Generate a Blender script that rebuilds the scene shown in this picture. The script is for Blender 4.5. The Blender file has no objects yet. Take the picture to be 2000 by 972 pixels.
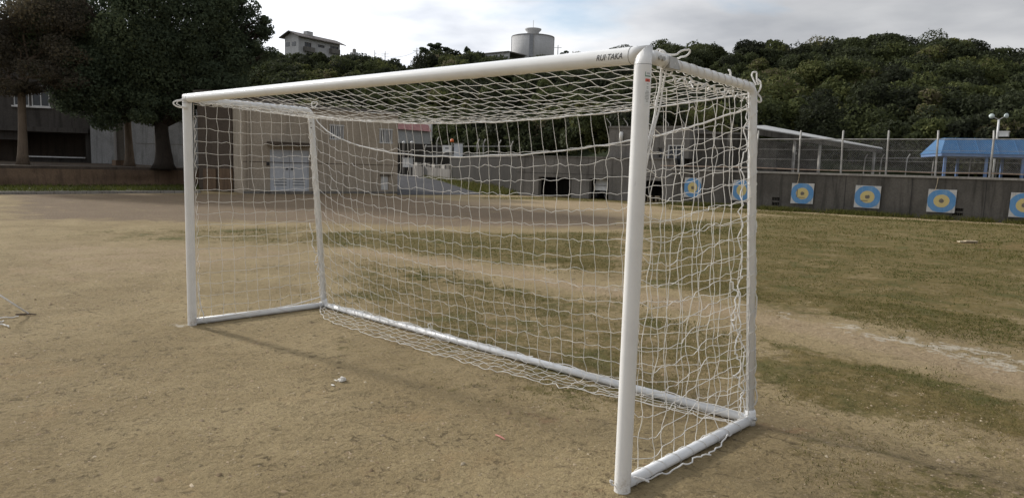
import bpy, bmesh, math, random
import numpy as np
from mathutils import Vector

random.seed(7); rng = np.random.default_rng(7)
S = bpy.context.scene
COL = S.collection
PI = math.pi

# ------------------------------------------------------------------ camera
CAM = np.array([4.3846, -2.9747, 1.6295])
YAW, PITCH, ROLL, FPX = -.7332, -.1165, .029, 1388.33      # FPX: focal length in pixels of the 2000 px wide picture
def _axes():
    cy, sy, cp, sp = math.cos(YAW), math.sin(YAW), math.cos(PITCH), math.sin(PITCH)
    f = np.array([sy*cp, cy*cp, sp]); r = np.array([cy, -sy, 0]); u = np.cross(r, f)
    cr, sr = math.cos(ROLL), math.sin(ROLL)
    return cr*r+sr*u, -sr*r+cr*u, f
CR, CU, CF = _axes()
cam = bpy.data.objects.new('camera', bpy.data.cameras.new('camera')); COL.objects.link(cam)
cam.data.sensor_width = 36; cam.data.lens = 36*FPX/2000
cam.data.clip_start = .05; cam.data.clip_end = 3000
from mathutils import Matrix
M = Matrix.Identity(4)
for i in range(3):
    M[i][0], M[i][1], M[i][2], M[i][3] = CR[i], CU[i], -CF[i], CAM[i]
cam.matrix_world = M
S.camera = cam

# ------------------------------------------------------------------ light: low veiled sun from the left, broken cloud
SUN = np.array([-.900, -.113, .421]); SUN /= np.linalg.norm(SUN)
sd = bpy.data.lights.new('sun', 'SUN'); sd.energy = 2.2; sd.angle = math.radians(4); sd.color = (1, .95, .87)
so = bpy.data.objects.new('sun', sd); COL.objects.link(so)
so.rotation_euler = Vector(SUN).to_track_quat('Z', 'Y').to_euler()
W = bpy.data.worlds.new('World'); S.world = W; W.use_nodes = True
nt = W.node_tree; nt.nodes.clear()
def wn(t, **k):
    n = nt.nodes.new(t)
    for a, b in k.items(): setattr(n, a, b)
    return n
def wl(a, b): nt.links.new(a, b)
sky = wn('ShaderNodeTexSky', sky_type='NISHITA'); sky.sun_disc = False
sky.sun_elevation = math.asin(SUN[2]); sky.sun_rotation = math.atan2(SUN[0], SUN[1])
tc = wn('ShaderNodeTexCoord'); sep = wn('ShaderNodeSeparateXYZ'); wl(tc.outputs['Generated'], sep.inputs[0])
zc = wn('ShaderNodeMath', operation='MAXIMUM'); wl(sep.outputs[2], zc.inputs[0]); zc.inputs[1].default_value = 0
za = wn('ShaderNodeMath', operation='ADD'); wl(zc.outputs[0], za.inputs[0]); za.inputs[1].default_value = .12
dx = wn('ShaderNodeMath', operation='DIVIDE'); wl(sep.outputs[0], dx.inputs[0]); wl(za.outputs[0], dx.inputs[1])
dy = wn('ShaderNodeMath', operation='DIVIDE'); wl(sep.outputs[1], dy.inputs[0]); wl(za.outputs[0], dy.inputs[1])
cb = wn('ShaderNodeCombineXYZ'); wl(dx.outputs[0], cb.inputs[0]); wl(dy.outputs[0], cb.inputs[1])
n1 = wn('ShaderNodeTexNoise'); n1.inputs['Scale'].default_value = .62; n1.inputs['Detail'].default_value = 7; n1.inputs['Roughness'].default_value = .5
n1.inputs['Distortion'].default_value = .3
wl(cb.outputs[0], n1.inputs['Vector'])
n2 = wn('ShaderNodeTexNoise'); n2.inputs['Scale'].default_value = 1.1; n2.inputs['Detail'].default_value = 6
off = wn('ShaderNodeVectorMath', operation='ADD'); off.inputs[1].default_value = (3.1, 7.7, 0); wl(cb.outputs[0], off.inputs[0]); wl(off.outputs[0], n2.inputs['Vector'])
cov = wn('ShaderNodeMapRange'); cov.inputs[1].default_value = .30; cov.inputs[2].default_value = .42; wl(n1.outputs[0], cov.inputs[0])
ramp = wn('ShaderNodeValToRGB'); wl(n2.outputs[0], ramp.inputs[0])
ramp.color_ramp.elements[0].position = .30; ramp.color_ramp.elements[0].color = (.40, .43, .49, 1)
ramp.color_ramp.elements[1].position = .66; ramp.color_ramp.elements[1].color = (.92, .93, .95, 1)
dt = wn('ShaderNodeVectorMath', operation='DOT_PRODUCT'); wl(tc.outputs['Generated'], dt.inputs[0]); dt.inputs[1].default_value = tuple(SUN)
gl = wn('ShaderNodeMapRange'); gl.interpolation_type = 'SMOOTHSTEP'; gl.inputs[1].default_value = .25; gl.inputs[2].default_value = 1.0; gl.inputs[3].default_value = .74; gl.inputs[4].default_value = 2.3
wl(dt.outputs['Value'], gl.inputs[0])
cm = wn('ShaderNodeVectorMath', operation='SCALE'); wl(ramp.outputs[0], cm.inputs[0]); wl(gl.outputs[0], cm.inputs['Scale'])
sk = wn('ShaderNodeVectorMath', operation='SCALE'); wl(sky.outputs[0], sk.inputs[0]); sk.inputs['Scale'].default_value = .10
cs = wn('ShaderNodeVectorMath', operation='SCALE'); wl(cm.outputs[0], cs.inputs[0]); cs.inputs['Scale'].default_value = .64
mx = wn('ShaderNodeMix', data_type='RGBA'); wl(cov.outputs[0], mx.inputs['Factor']); wl(sk.outputs[0], mx.inputs['A']); wl(cs.outputs[0], mx.inputs['B'])
bg = wn('ShaderNodeBackground'); wl(mx.outputs['Result'], bg.inputs[0]); bg.inputs[1].default_value = 1.0
wo = wn('ShaderNodeOutputWorld'); wl(bg.outputs[0], wo.inputs[0])
S.view_settings.view_transform = 'Standard'; S.view_settings.look = 'None'; S.view_settings.gamma = 1
S.view_settings.use_curve_mapping = False
S.view_settings.exposure = 0.58
S.render.engine = 'CYCLES'
S.cycles.max_bounces = 6

# ------------------------------------------------------------------ pixel -> place
def ray(x, y): return CF + CR*((x-1000)/FPX) + CU*((486-y)/FPX)
def G(x, y, z=0.0):
    d = ray(x, y); return CAM + d*((z-CAM[2])/d[2])
def at(x, y, depth): return CAM + ray(x, y)*depth
def zat(x, y, P):
    d = ray(x, y); h = math.hypot(P[0]-CAM[0], P[1]-CAM[1]); return CAM[2] + d[2]*h/math.hypot(d[0], d[1])
def proj(P):
    d = np.asarray(P, float)-CAM; w = d@CF
    return 1000+FPX*(d@CR)/w, 486-FPX*(d@CU)/w

# ------------------------------------------------------------------ helpers
def link(o, parent=None):
    COL.objects.link(o)
    if parent is not None: o.parent = parent
    return o
def tag(o, label=None, cat=None, group=None, kind=None):
    if label: o['label'] = label
    if cat: o['category'] = cat
    if group: o['group'] = group
    if kind: o['kind'] = kind
    return o
def empty(name, loc=(0, 0, 0)):
    o = bpy.data.objects.new(name, None); o.location = loc; o.empty_display_size = .1
    return link(o)
class MB:
    """collects verts / faces in world space and links them as one mesh object"""
    def __init__(s): s.v = []; s.f = []; s.n = 0
    def add(s, v, f):
        v = np.asarray(v, float).reshape(-1, 3); s.v.append(v)
        s.f += [tuple(int(i)+s.n for i in q) for q in f]; s.n += len(v); return s
    def hexa(s, c):          # 8 corners: bottom 4 ccw, top 4 ccw
        return s.add(c, [(3, 2, 1, 0), (4, 5, 6, 7), (0, 1, 5, 4), (1, 2, 6, 5), (2, 3, 7, 6), (3, 0, 4, 7)])
    def box(s, a, b):
        (x0, y0, z0), (x1, y1, z1) = a, b
        return s.hexa([(x0, y0, z0), (x1, y0, z0), (x1, y1, z0), (x0, y1, z0), (x0, y0, z1), (x1, y0, z1), (x1, y1, z1), (x0, y1, z1)])
    def prism(s, poly, z0, z1):
        n = len(poly)
        return s.add([(x, y, z0) for x, y in poly]+[(x, y, z1) for x, y in poly],
                     [tuple(range(n-1, -1, -1)), tuple(range(n, 2*n))]+[(i, (i+1) % n, n+(i+1) % n, n+i) for i in range(n)])
    def tube(s, pts, r, n=8, caps=True):
        pts = np.asarray(pts, float); m = len(pts)
        r = np.full(m, r, float) if np.isscalar(r) else np.asarray(r, float)
        t = np.gradient(pts, axis=0); t /= np.linalg.norm(t, axis=1)[:, None]+1e-12
        ref = np.array([0, 0, 1.]) if abs(t[0][2]) < .9 else np.array([1., 0, 0])
        a = np.cross(t[0], ref); a /= np.linalg.norm(a); A = [a]
        for k in range(1, m):
            a = A[-1]-t[k]*(A[-1]@t[k]); a /= np.linalg.norm(a)+1e-12; A.append(a)
        A = np.array(A); B = np.cross(t, A)
        th = np.arange(n)*2*PI/n
        v = pts[:, None]+r[:, None, None]*(np.cos(th)[None, :, None]*A[:, None]+np.sin(th)[None, :, None]*B[:, None])
        f = [(k*n+i, k*n+(i+1) % n, (k+1)*n+(i+1) % n, (k+1)*n+i) for k in range(m-1) for i in range(n)]
        if caps: f += [tuple(range(n-1, -1, -1)), tuple((m-1)*n+i for i in range(n))]
        return s.add(v, f)
    def lathe(s, c, prof, n=24):
        v = [(c[0]+r*math.cos(2*PI*i/n), c[1]+r*math.sin(2*PI*i/n), c[2]+z) for r, z in prof for i in range(n)]
        m = len(prof)
        f = [(k*n+i, k*n+(i+1) % n, (k+1)*n+(i+1) % n, (k+1)*n+i) for k in range(m-1) for i in range(n)]
        f += [tuple(range(n-1, -1, -1)), tuple((m-1)*n+i for i in range(n))]
        return s.add(v, f)
    def build(s, name, mat, parent=None, smooth=False):
        me = bpy.data.meshes.new(name)
        v = np.concatenate(s.v)
        if parent is not None: v = v-np.array(parent.location if parent.parent is None else parent.parent.location)*(1 if parent.parent is None else 1) if parent.type == 'EMPTY' else v-np.array(parent.parent.location if parent.parent else parent.location)
        me.from_pydata([tuple(p) for p in v], [], s.f)
        if len(s.f) < 4000:
            bm = bmesh.new(); bm.from_mesh(me); bmesh.ops.recalc_face_normals(bm, faces=bm.faces[:]); bm.to_mesh(me); bm.free()
        me.update()
        if smooth: me.polygons.foreach_set('use_smooth', [True]*len(me.polygons))
        o = bpy.data.objects.new(name, me)
        if mat: me.materials.append(mat)
        return link(o, parent)
def raw_mesh(name, v, quads, mat, parent=None, tint=None, smooth=False, k=4):
    """big meshes straight from numpy arrays"""
    v = np.asarray(v, np.float32).reshape(-1, 3); q = np.asarray(quads, np.int32).reshape(-1, k)
    if parent is not None: v = v-np.array(parent.location, np.float32)
    me = bpy.data.meshes.new(name); me.vertices.add(len(v)); me.vertices.foreach_set('co', v.ravel())
    me.loops.add(q.size); me.loops.foreach_set('vertex_index', q.ravel())
    me.polygons.add(len(q)); me.polygons.foreach_set('loop_start', np.arange(len(q), dtype=np.int32)*k)
    me.polygons.foreach_set('loop_total', np.full(len(q), k, np.int32))
    if smooth: me.polygons.foreach_set('use_smooth', np.ones(len(q), bool))
    me.update(calc_edges=True)
    if tint is not None:
        a = me.attributes.new('tint', 'FLOAT', 'FACE'); a.data.foreach_set('value', np.asarray(tint, np.float32))
    me.materials.append(mat)
    return link(bpy.data.objects.new(name, me), parent)

# ------------------------------------------------------------------ materials
def newmat(name):
    m = bpy.data.materials.new(name); m.use_nodes = True; t = m.node_tree
    b = t.nodes['Principled BSDF']; return m, t, b
def nd(t, ty, **k):
    n = t.nodes.new(ty)
    for a, b in k.items(): setattr(n, a, b)
    return n
def coords(t, scale=(1, 1, 1), space='Object'):
    c = nd(t, 'ShaderNodeTexCoord'); mp = nd(t, 'ShaderNodeMapping'); mp.inputs['Scale'].default_value = scale
    t.links.new(c.outputs[space], mp.inputs[0]); return mp.outputs[0]
def noise(t, vec, scale, detail=4, rough=.55, dist=0):
    n = nd(t, 'ShaderNodeTexNoise'); n.inputs['Scale'].default_value = scale; n.inputs['Detail'].default_value = detail
    n.inputs['Roughness'].default_value = rough; n.inputs['Distortion'].default_value = dist
    if vec is not None: t.links.new(vec, n.inputs['Vector'])
    return n.outputs['Fac']
def rng_(t, v, a, b, c=0, d=1, smooth=True):
    m = nd(t, 'ShaderNodeMapRange'); m.inputs[1].default_value = a; m.inputs[2].default_value = b
    m.inputs[3].default_value = c; m.inputs[4].default_value = d
    if smooth: m.interpolation_type = 'SMOOTHSTEP'
    t.links.new(v, m.inputs[0]); return m.outputs[0]
def mixc(t, f, a, b):
    m = nd(t, 'ShaderNodeMix', data_type='RGBA')
    if isinstance(f, (int, float)): m.inputs['Factor'].default_value = f
    else: t.links.new(f, m.inputs['Factor'])
    for s, k in ((a, 'A'), (b, 'B')):
        if isinstance(s, tuple): m.inputs[k].default_value = (*s, 1)
        else: t.links.new(s, m.inputs[k])
    return m.outputs['Result']
def mth(t, op, a, b):
    m = nd(t, 'ShaderNodeMath', operation=op)
    for i, s in enumerate((a, b)):
        if isinstance(s, (int, float)): m.inputs[i].default_value = s
        else: t.links.new(s, m.inputs[i])
    return m.outputs[0]
def bump(t, b, h, dist=.01, strength=.6):
    n = nd(t, 'ShaderNodeBump'); n.inputs['Distance'].default_value = dist; n.inputs['Strength'].default_value = strength
    t.links.new(h, n.inputs['Height']); t.links.new(n.outputs[0], b.inputs['Normal'])
def plain(name, col, rough=.6, var=.15, scale=3, metal=0, bmp=0):
    m, t, b = newmat(name); v = coords(t)
    f = rng_(t, noise(t, v, scale, 6), .3, .7)
    lo = tuple(c*(1-var) for c in col); hi = tuple(min(1, c*(1+var)) for c in col)
    t.links.new(mixc(t, f, lo, hi), b.inputs['Base Color']); b.inputs['Roughness'].default_value = rough; b.inputs['Metallic'].default_value = metal
    if rough > .85: b.inputs['Specular IOR Level'].default_value = .08
    if bmp: bump(t, b, noise(t, v, scale*8, 5), bmp)
    return m
def stained(name, col, dirt, amount=.6, scale=1.0, rough=.85, streak=True, bmp=.004):
    """weathered plaster / concrete: blotches, vertical run-off streaks, fine grain"""
    m, t, b = newmat(name); v = coords(t); vs = coords(t, (2.2, 2.2, .18))
    big = rng_(t, noise(t, v, .55*scale, 6, .6, .4), .36, .68)
    st = rng_(t, noise(t, vs, 1.6*scale, 6, .65), .46, .70)
    fine = noise(t, v, 14*scale, 5)
    c = mixc(t, rng_(t, fine, .3, .7), tuple(x*.86 for x in col), tuple(x*1.1 for x in col))
    c = mixc(t, mth(t, 'MULTIPLY', big, amount*.6), c, dirt)
    if streak: c = mixc(t, mth(t, 'MULTIPLY', st, amount), c, dirt)
    t.links.new(c, b.inputs['Base Color']); b.inputs['Roughness'].default_value = rough; b.inputs['Specular IOR Level'].default_value = .18 if rough > .7 else .4
    bump(t, b, fine, bmp); return m
def leafmat(name, ramp, trans=.25):
    m, t, b = newmat(name)
    a = nd(t, 'ShaderNodeAttribute', attribute_name='tint'); r = nd(t, 'ShaderNodeValToRGB')
    e = r.color_ramp.elements
    e[0].position, e[0].color = ramp[0][0], (*ramp[0][1], 1); e[1].position, e[1].color = ramp[-1][0], (*ramp[-1][1], 1)
    for p, c in ramp[1:-1]:
        x = e.new(p); x.color = (*c, 1)
    t.links.new(a.outputs['Fac'], r.inputs[0]); t.links.new(r.outputs[0], b.inputs['Base Color'])
    b.inputs['Roughness'].default_value = .75; b.inputs['Specular IOR Level'].default_value = .08
    tr = nd(t, 'ShaderNodeBsdfTranslucent'); t.links.new(r.outputs[0], tr.inputs[0])
    mx = nd(t, 'ShaderNodeMixShader'); mx.inputs[0].default_value = trans
    t.links.new(b.outputs[0], mx.inputs[1]); t.links.new(tr.outputs[0], mx.inputs[2])
    t.links.new(mx.outputs[0], t.nodes['Material Output'].inputs[0]); return m
MT = {}
def goalpaint(name, col, rough, mudz=.16, scuff=.35):
    m, t, b = newmat(name); v = coords(t); n_ = noise(t, v, 7, 6, .6); f_ = noise(t, v, 45, 4, .7)
    c = mixc(t, rng_(t, n_, .35, .75), col, tuple(x*.93 for x in col))
    sc_ = noise(t, coords(t, (30, 30, 4)), 1.5, 5, .7); c = mixc(t, mth(t, 'MULTIPLY', rng_(t, sc_, .64, .74), scuff), c, (.42, .41, .39))      # scuffs
    sx = nd(t, 'ShaderNodeSeparateXYZ'); t.links.new(v, sx.inputs[0])
    mud = mth(t, 'MULTIPLY', rng_(t, sx.outputs[2], .0, mudz, 1, 0), rng_(t, mth(t, 'ADD', mth(t, 'MULTIPLY', n_, .6), mth(t, 'MULTIPLY', f_, .5)), .48, .72))
    c = mixc(t, mth(t, 'MULTIPLY', mud, .7), c, (.30, .23, .15))
    t.links.new(c, b.inputs['Base Color']); t.links.new(rng_(t, n_, .3, .7, rough*.8, rough*1.3), b.inputs['Roughness']); return m
MT['paint'] = goalpaint('white_paint', (.80, .80, .79), .20)
MT['paint2'] = goalpaint('white_tube_paint', (.80, .81, .82), .34, .022, .18)
def cordmat(name, col):
    m, t, b = newmat(name); b.inputs['Base Color'].default_value = (*col, 1); b.inputs['Roughness'].default_value = .8
    v = coords(t); c = mixc(t, rng_(t, noise(t, v, 9, 5), .35, .7), tuple(x*.9 for x in col), col); t.links.new(c, b.inputs['Base Color'])
    tr = nd(t, 'ShaderNodeBsdfTranslucent'); t.links.new(c, tr.inputs[0]); mx = nd(t, 'ShaderNodeMixShader'); mx.inputs[0].default_value = .3
    t.links.new(b.outputs[0], mx.inputs[1]); t.links.new(tr.outputs[0], mx.inputs[2]); t.links.new(mx.outputs[0], t.nodes['Material Output'].inputs[0]); return m
MT['cord'] = cordmat('white_cord', (.88, .86, .82))
MT['rope'] = cordmat('white_rope', (.88, .87, .85))
MT['black'] = plain('black_print', (.02, .02, .022), .5, .1, 5)
MT['seam'] = plain('seam_dark', (.10, .10, .10), .6, .1, 5)
MT['steel'] = plain('galvanised_steel', (.42, .42, .41), .5, .2, 12, .6)
MT['galv'] = plain('weathered_fence_steel', (.36, .35, .33), .65, .25, 4, .2)
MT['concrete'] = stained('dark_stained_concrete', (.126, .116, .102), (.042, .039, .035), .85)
MT['shadewall'] = stained('painted_shade_concrete', (.038, .034, .029), (.016, .015, .013), .7)  # shade on the retaining wall is put into this near-black base colour
MT['concrete2'] = stained('grey_concrete', (.20, .188, .172), (.07, .064, .058), .65)
MT['coping'] = stained('pale_concrete_coping', (.36, .34, .31), (.16, .15, .135), .6, 2)
MT['beige'] = stained('beige_plaster', (.42, .36, .285), (.23, .195, .15), .55)
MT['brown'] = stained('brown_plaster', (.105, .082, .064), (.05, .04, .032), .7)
MT['bank'] = stained('brown_earth_stained_wall', (.17, .115, .075), (.08, .055, .04), .7, 1.2)
MT['school'] = stained('grey_brown_school_plaster', (.085, .077, .070), (.035, .032, .029), .75)  # base colour darkened to carry the shade of the tree canopy
MT['whitewall'] = stained('whitewashed_concrete', (.30, .30, .30), (.11, .11, .105), .75)  # canopy shade is mixed into this dulled white, besides the stains
MT['house'] = stained('white_house_render', (.50, .50, .50), (.26, .25, .24), .4, .5)
MT['tank'] = stained('pale_grey_tank_paint', (.46, .46, .46), (.36, .355, .35), .35, .3)
MT['tank2'] = plain('grey_tank_stripe', (.27, .28, .30), .6)
MT['door'] = plain('white_door_paint', (.50, .52, .55), .5, .08, 2)
MT['white'] = plain('white_enamel', (.66, .66, .65), .4, .08, 4)
MT['glass'] = plain('dark_window_glass', (.03, .035, .04), .12, .2, 3)
MT['dark'] = plain('dark_recess', (.03, .028, .026), .8, .2, 3)
MT['roofbrown'] = plain('brown_roof', (.13, .11, .10), .8, .25, 2)
MT['roofwhite'] = stained('white_sheet_roof', (.50, .50, .49), (.28, .275, .26), .5, .6, .5)
MT['blueroof'] = stained('blue_sheet_roof', (.030, .135, .30), (.03, .095, .20), .35, 1.5, .45)
MT['bluepost'] = plain('blue_painted_post', (.13, .22, .42), .5, .15)
MT['pink'] = plain('faded_pink_roof', (.42, .21, .20), .8, .15)
MT['asphalt'] = plain('worn_asphalt', (.066, .065, .068), .9, .25, 5, 0, .004)
MT['kerb'] = stained('kerb_concrete', (.30, .28, .25), (.14, .13, .115), .6, 3)
MT['red'] = plain('red_sticker', (.62, .09, .05), .4, .05)
MT['green'] = plain('green_sticker_edge', (.03, .17, .09), .4, .05)
MT['sticker'] = plain('sticker_white', (.74, .76, .76), .35, .03)
MT['greyprint'] = plain('grey_print', (.30, .31, .32), .5, .05)
MT['bark'] = stained('dark_bark', (.045, .036, .029), (.02, .017, .014), .7, 4, .95, True, .02)
MT['barkpale'] = stained('pale_bark', (.17, .13, .095), (.075, .058, .045), .6, 4, .95, True, .02)
MT['scrap'] = plain('dirty_white_scrap', (.66, .63, .57), .8, .2, 20)
MT['stick'] = plain('pale_wood', (.48, .40, .28), .8, .2, 15)
MT['floor'] = stained('terrace_concrete', (.20, .18, .155), (.10, .09, .075), .5)
MT['orange'] = plain('orange_lamp', (.7, .16, .04), .4)
MT['lamp'] = plain('pale_lamp_glass', (.55, .62, .60), .2, .05)
# archery print colours, weathered
MT['tblue'] = stained('faded_blue_print', (.10, .27, .52), (.22, .36, .52), .5, 3, .7)
MT['tyellow'] = stained('faded_yellow_print', (.62, .50, .20), (.55, .46, .27), .5, 4, .7)
MT['twhite'] = stained('weathered_white_board', (.58, .57, .55), (.30, .29, .27), .6, 4, .8)
MT['tdark'] = stained('torn_grey_bullseye', (.24, .21, .17), (.08, .07, .06), .9, 14, .9)
MT['forest'] = leafmat('forest_leaves', [(0, (.030, .034, .022)), (.35, (.054, .064, .032)), (.7, (.086, .100, .037)), (.92, (.130, .135, .048)), (1, (.15, .13, .08))], .32)
MT['leafdark'] = leafmat('tree_leaves_dark', [(0, (.056, .074, .050)), (.55, (.098, .126, .076)), (1, (.165, .195, .100))], .45)
MT['leafbrown'] = leafmat('tree_leaves_brown', [(0, (.050, .045, .036)), (.5, (.088, .076, .055)), (1, (.160, .130, .070))], .35)
MT['grass'] = leafmat('grass_blades', [(0, (.078, .088, .022)), (.5, (.138, .130, .042)), (1, (.26, .20, .095))], .35)
MT['clod'] = leafmat('soil_clods', [(0, (.15, .105, .062)), (.5, (.26, .19, .115)), (1, (.46, .38, .27))], .0)

# ------------------------------------------------------------------ ground
def smooth01(x): x = np.clip(x, 0, 1); return x*x*(3-2*x)
def vnoise(x, y, seed=0):
    """value noise on arrays"""
    xi = np.floor(x).astype(np.int64); yi = np.floor(y).astype(np.int64); fx = smooth01(x-xi); fy = smooth01(y-yi)
    def h(a, b):
        n = (a*374761393+b*668265263+seed*1442695041) & 0x7fffffff
        n = ((n ^ (n >> 13))*1274126177) & 0x7fffffff
        return ((n ^ (n >> 16)) & 0xffff)/65535.
    return (h(xi, yi)*(1-fx)+h(xi+1, yi)*fx)*(1-fy)+(h(xi, yi+1)*(1-fx)+h(xi+1, yi+1)*fx)*fy
def fbm(x, y, o=4, seed=0):
    s = 0; a = .5
    for k in range(o): s = s+a*vnoise(x*2**k, y*2**k, seed+k*17); a *= .5
    return s/(1-.5**o)
def polydist(X, Y, poly):
    """signed distance (inside positive) to a polygon"""
    d = np.full(X.shape, 1e9); ins = np.zeros(X.shape, bool); n = len(poly)
    for i in range(n):
        ax, ay = poly[i]; bx, by = poly[(i+1) % n]
        ex, ey = bx-ax, by-ay; t = np.clip(((X-ax)*ex+(Y-ay)*ey)/(ex*ex+ey*ey+1e-12), 0, 1)
        d = np.minimum(d, np.hypot(X-ax-t*ex, Y-ay-t*ey))
        c = ((ay > Y) != (by > Y)) & (X < (bx-ax)*(Y-ay)/(by-ay+1e-12)+ax); ins ^= c
    return np.where(ins, d, -d)
def gpoly(px): return [tuple(G(x, y)[:2]) for x, y in px]
ZG = [ # grass zones: polygon (photo pixels on the field), density, edge softness in metres
    ([(640, 612), (820, 690), (1000, 772), (1230, 830), (1330, 830), (1480, 770), (1600, 800), (1700, 850), (2080, 945), (2080, 790), (1800, 730), (1480, 655), (1240, 592), (900, 532), (740, 506), (640, 515)], .62, .9),
    ([(1480, 655), (1500, 790), (2080, 880), (2080, 800), (1750, 715)], .75, .4),
    ([(560, 452), (700, 448), (1000, 452), (1240, 452), (1240, 545), (1040, 520), (860, 505), (720, 490), (560, 478)], .78, .9),
    ([(1230, 440), (1480, 420), (2080, 448), (2080, 700), (1800, 655), (1480, 600), (1240, 558)], .74, .9),
    ([(100, 448), (640, 438), (640, 478), (380, 484), (120, 466)], .55, 1.2),
    ([(380, 500), (640, 500), (640, 600), (520, 600), (420, 560)], .34, .8), ([(640, 640), (900, 720), (1180, 800), (1180, 850), (900, 790), (640, 690)], .42, .35),
    ([(0, 452), (200, 452), (190, 470), (0, 474)], .35, .6),
    ([(930, 384), (1190, 386), (1330, 398), (1330, 408), (1180, 395), (940, 388)], .7, .8),
    ([(1300, 402), (1500, 412), (1760, 428), (2080, 444), (2080, 452), (1750, 434), (1480, 418), (1300, 410)], .9, .5),
    ([(1480, 830), (1700, 860), (2080, 960), (2080, 1100), (1700, 1000), (1450, 900)], .60, .9),
    ([(1160, 760), (1260, 770), (1250, 830), (1180, 830)], .7, .25),
]
ZP = [ # pale trodden track
    ([(640, 480), (760, 491), (1000, 526), (1240, 566), (1490, 608), (1700, 652), (2080, 742), (2080, 782), (1800, 716), (1490, 637), (1240, 592), (1000, 546), (760, 505), (640, 492)], .8, .4),
    ([(880, 388), (1240, 392), (1330, 412), (1240, 430), (1000, 412), (860, 398)], .65, 1.2),
    ([(0, 470), (330, 474), (640, 480), (640, 520), (330, 540), (0, 560)], .55, 1.2),
]
ZC = [ # chalk remains
    ([(1040, 536), (1240, 562), (1240, 572), (1040, 548)], .45, .25), ([(1480, 594), (1600, 616), (1600, 642), (1480, 616)], .5, .4),
    ([(1600, 620), (1780, 648), (1900, 670), (2080, 705), (2080, 752), (1880, 715), (1750, 680), (1620, 646)], .58, .45),
    ([(700, 480), (860, 500), (1000, 522), (1000, 530), (850, 508), (700, 488)], .35, .4), ([(60, 455), (330, 455), (330, 466), (60, 464)], .3, .8),
    ([(330, 630), (385, 630), (385, 640), (335, 640)], .55, .06),
]
ZB = [ # dark brown soil
    ([(0, 378), (380, 378), (775, 380), (1000, 400), (1240, 425), (1240, 448), (900, 446), (640, 438), (0, 430)], .75, 1.5),
    ([(1240, 420), (1480, 420), (1480, 450), (1240, 446)], .35, 1.0),
]
ZR = [ # reddish soil
    ([(1850, 468), (2080, 474), (2080, 500), (1960, 490), (1850, 478)], .8, .5), ([(1480, 820), (1600, 832), (1640, 860), (1490, 850)], .55, .2),
    ([(860, 620), (1010, 640), (1010, 665), (880, 650)], .5, .25), ([(960, 780), (1150, 810), (1150, 850), (980, 820)], .4, .2),
    ([(1080, 900), (1240, 900), (1240, 985), (1080, 985)], .35, .2), ([(0, 500), (300, 490), (300, 530), (0, 545)], .35, .6),
]
def axis(lo, hi, flo, fhi, fine, g=1.06, mx=60):
    a = list(np.arange(flo, fhi+1e-6, fine)); s = fine
    while a[-1] < hi: s = min(s*g, mx); a.append(a[-1]+s)
    s = fine
    while a[0] > lo: s = min(s*g, mx); a.insert(0, a[0]-s)
    return np.array(a)
gx = axis(-1500, 1500, -6.5, 4.6, .04); gy = axis(-1500, 1500, -2.4, 6.5, .04)
GX, GY = np.meshgrid(gx, gy)
def zone(Z, X, Y):
    o = np.zeros(X.shape); sel = (np.abs(X) < 60) & (np.abs(Y) < 60)
    xs, ys = X[sel], Y[sel]; acc = np.zeros(xs.shape)
    for px, val, soft in Z:
        acc = np.maximum(acc, val*smooth01(polydist(xs, ys, gpoly(px))/soft*.5+.5))
    o[sel] = acc; return o
zg, zp, zc_, zb, zr = [zone(Z, GX, GY) for Z in (ZG, ZP, ZC, ZB, ZR)]
far = smooth01((np.hypot(GX, GY)-45)/20); zg = np.maximum(zg, far*.8)
near = np.exp(-(np.maximum(np.hypot(GX, GY)-9, 0)/6)**2)
def relief(X, Y, g):
    h = (fbm(X*.9, Y*.9, 3, 3)-.5)*.030+(fbm(X*5, Y*5, 3, 9)-.5)*.014+(fbm(X*14, Y*14, 2, 21)-.5)*.012*(1+g)
    return h
GZ = relief(GX, GY, zg)*near
# keep it flat where the frame rests
for ax, ay, bx, by in ((-2.46, 0, -2.38, 1.43), (2.51, 0, 2.56, 1.42), (-2.38, 1.43, 2.56, 1.42)):
    ex, ey = bx-ax, by-ay; t = np.clip(((GX-ax)*ex+(GY-ay)*ey)/(ex*ex+ey*ey), 0, 1); d = np.hypot(GX-ax-t*ex, GY-ay-t*ey)
    GZ *= smooth01((d-.03)/.25)*.85+.15
ny, nx = GX.shape
idx = np.arange(ny*nx).reshape(ny, nx)
quads = np.stack([idx[:-1, :-1], idx[:-1, 1:], idx[1:, 1:], idx[1:, :-1]], -1).reshape(-1, 4)
m, t, b = newmat('playing_field_soil')
za_ = nd(t, 'ShaderNodeAttribute', attribute_name='zone'); zs = nd(t, 'ShaderNodeSeparateColor'); t.links.new(za_.outputs['Color'], zs.inputs[0])
zb_ = nd(t, 'ShaderNodeAttribute', attribute_name='zone2'); zs2 = nd(t, 'ShaderNodeSeparateColor'); t.links.new(zb_.outputs['Color'], zs2.inputs[0])
v = coords(t)
nA = noise(t, v, .7, 5, .6, .3); nB = noise(t, v, 4.5, 6, .65); nC = noise(t, v, 26, 6, .7); nD = noise(t, v, 90, 4, .7); nE = noise(t, v, 1.6, 6, .62, .5)
nF = noise(t, v, 11, 5, .65, .4)
c = mixc(t, rng_(t, nA, .35, .68), (.282, .215, .113), (.368, .288, .159))
c = mixc(t, mth(t, 'MULTIPLY', rng_(t, nB, .50, .72), .55), c, (.232, .185, .102))
c = mixc(t, mth(t, 'MULTIPLY', rng_(t, nE, .56, .72), .45), c, (.372, .258, .132))
nG = noise(t, coords(t, (1, 1.0, 1)), 2.3, 5, .6, .2); nS = noise(t, v, 15, 6, .68, .6)
sp = mth(t, 'MULTIPLY', rng_(t, nS, .55, .63), rng_(t, nG, .42, .64, .12, 1))
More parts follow.
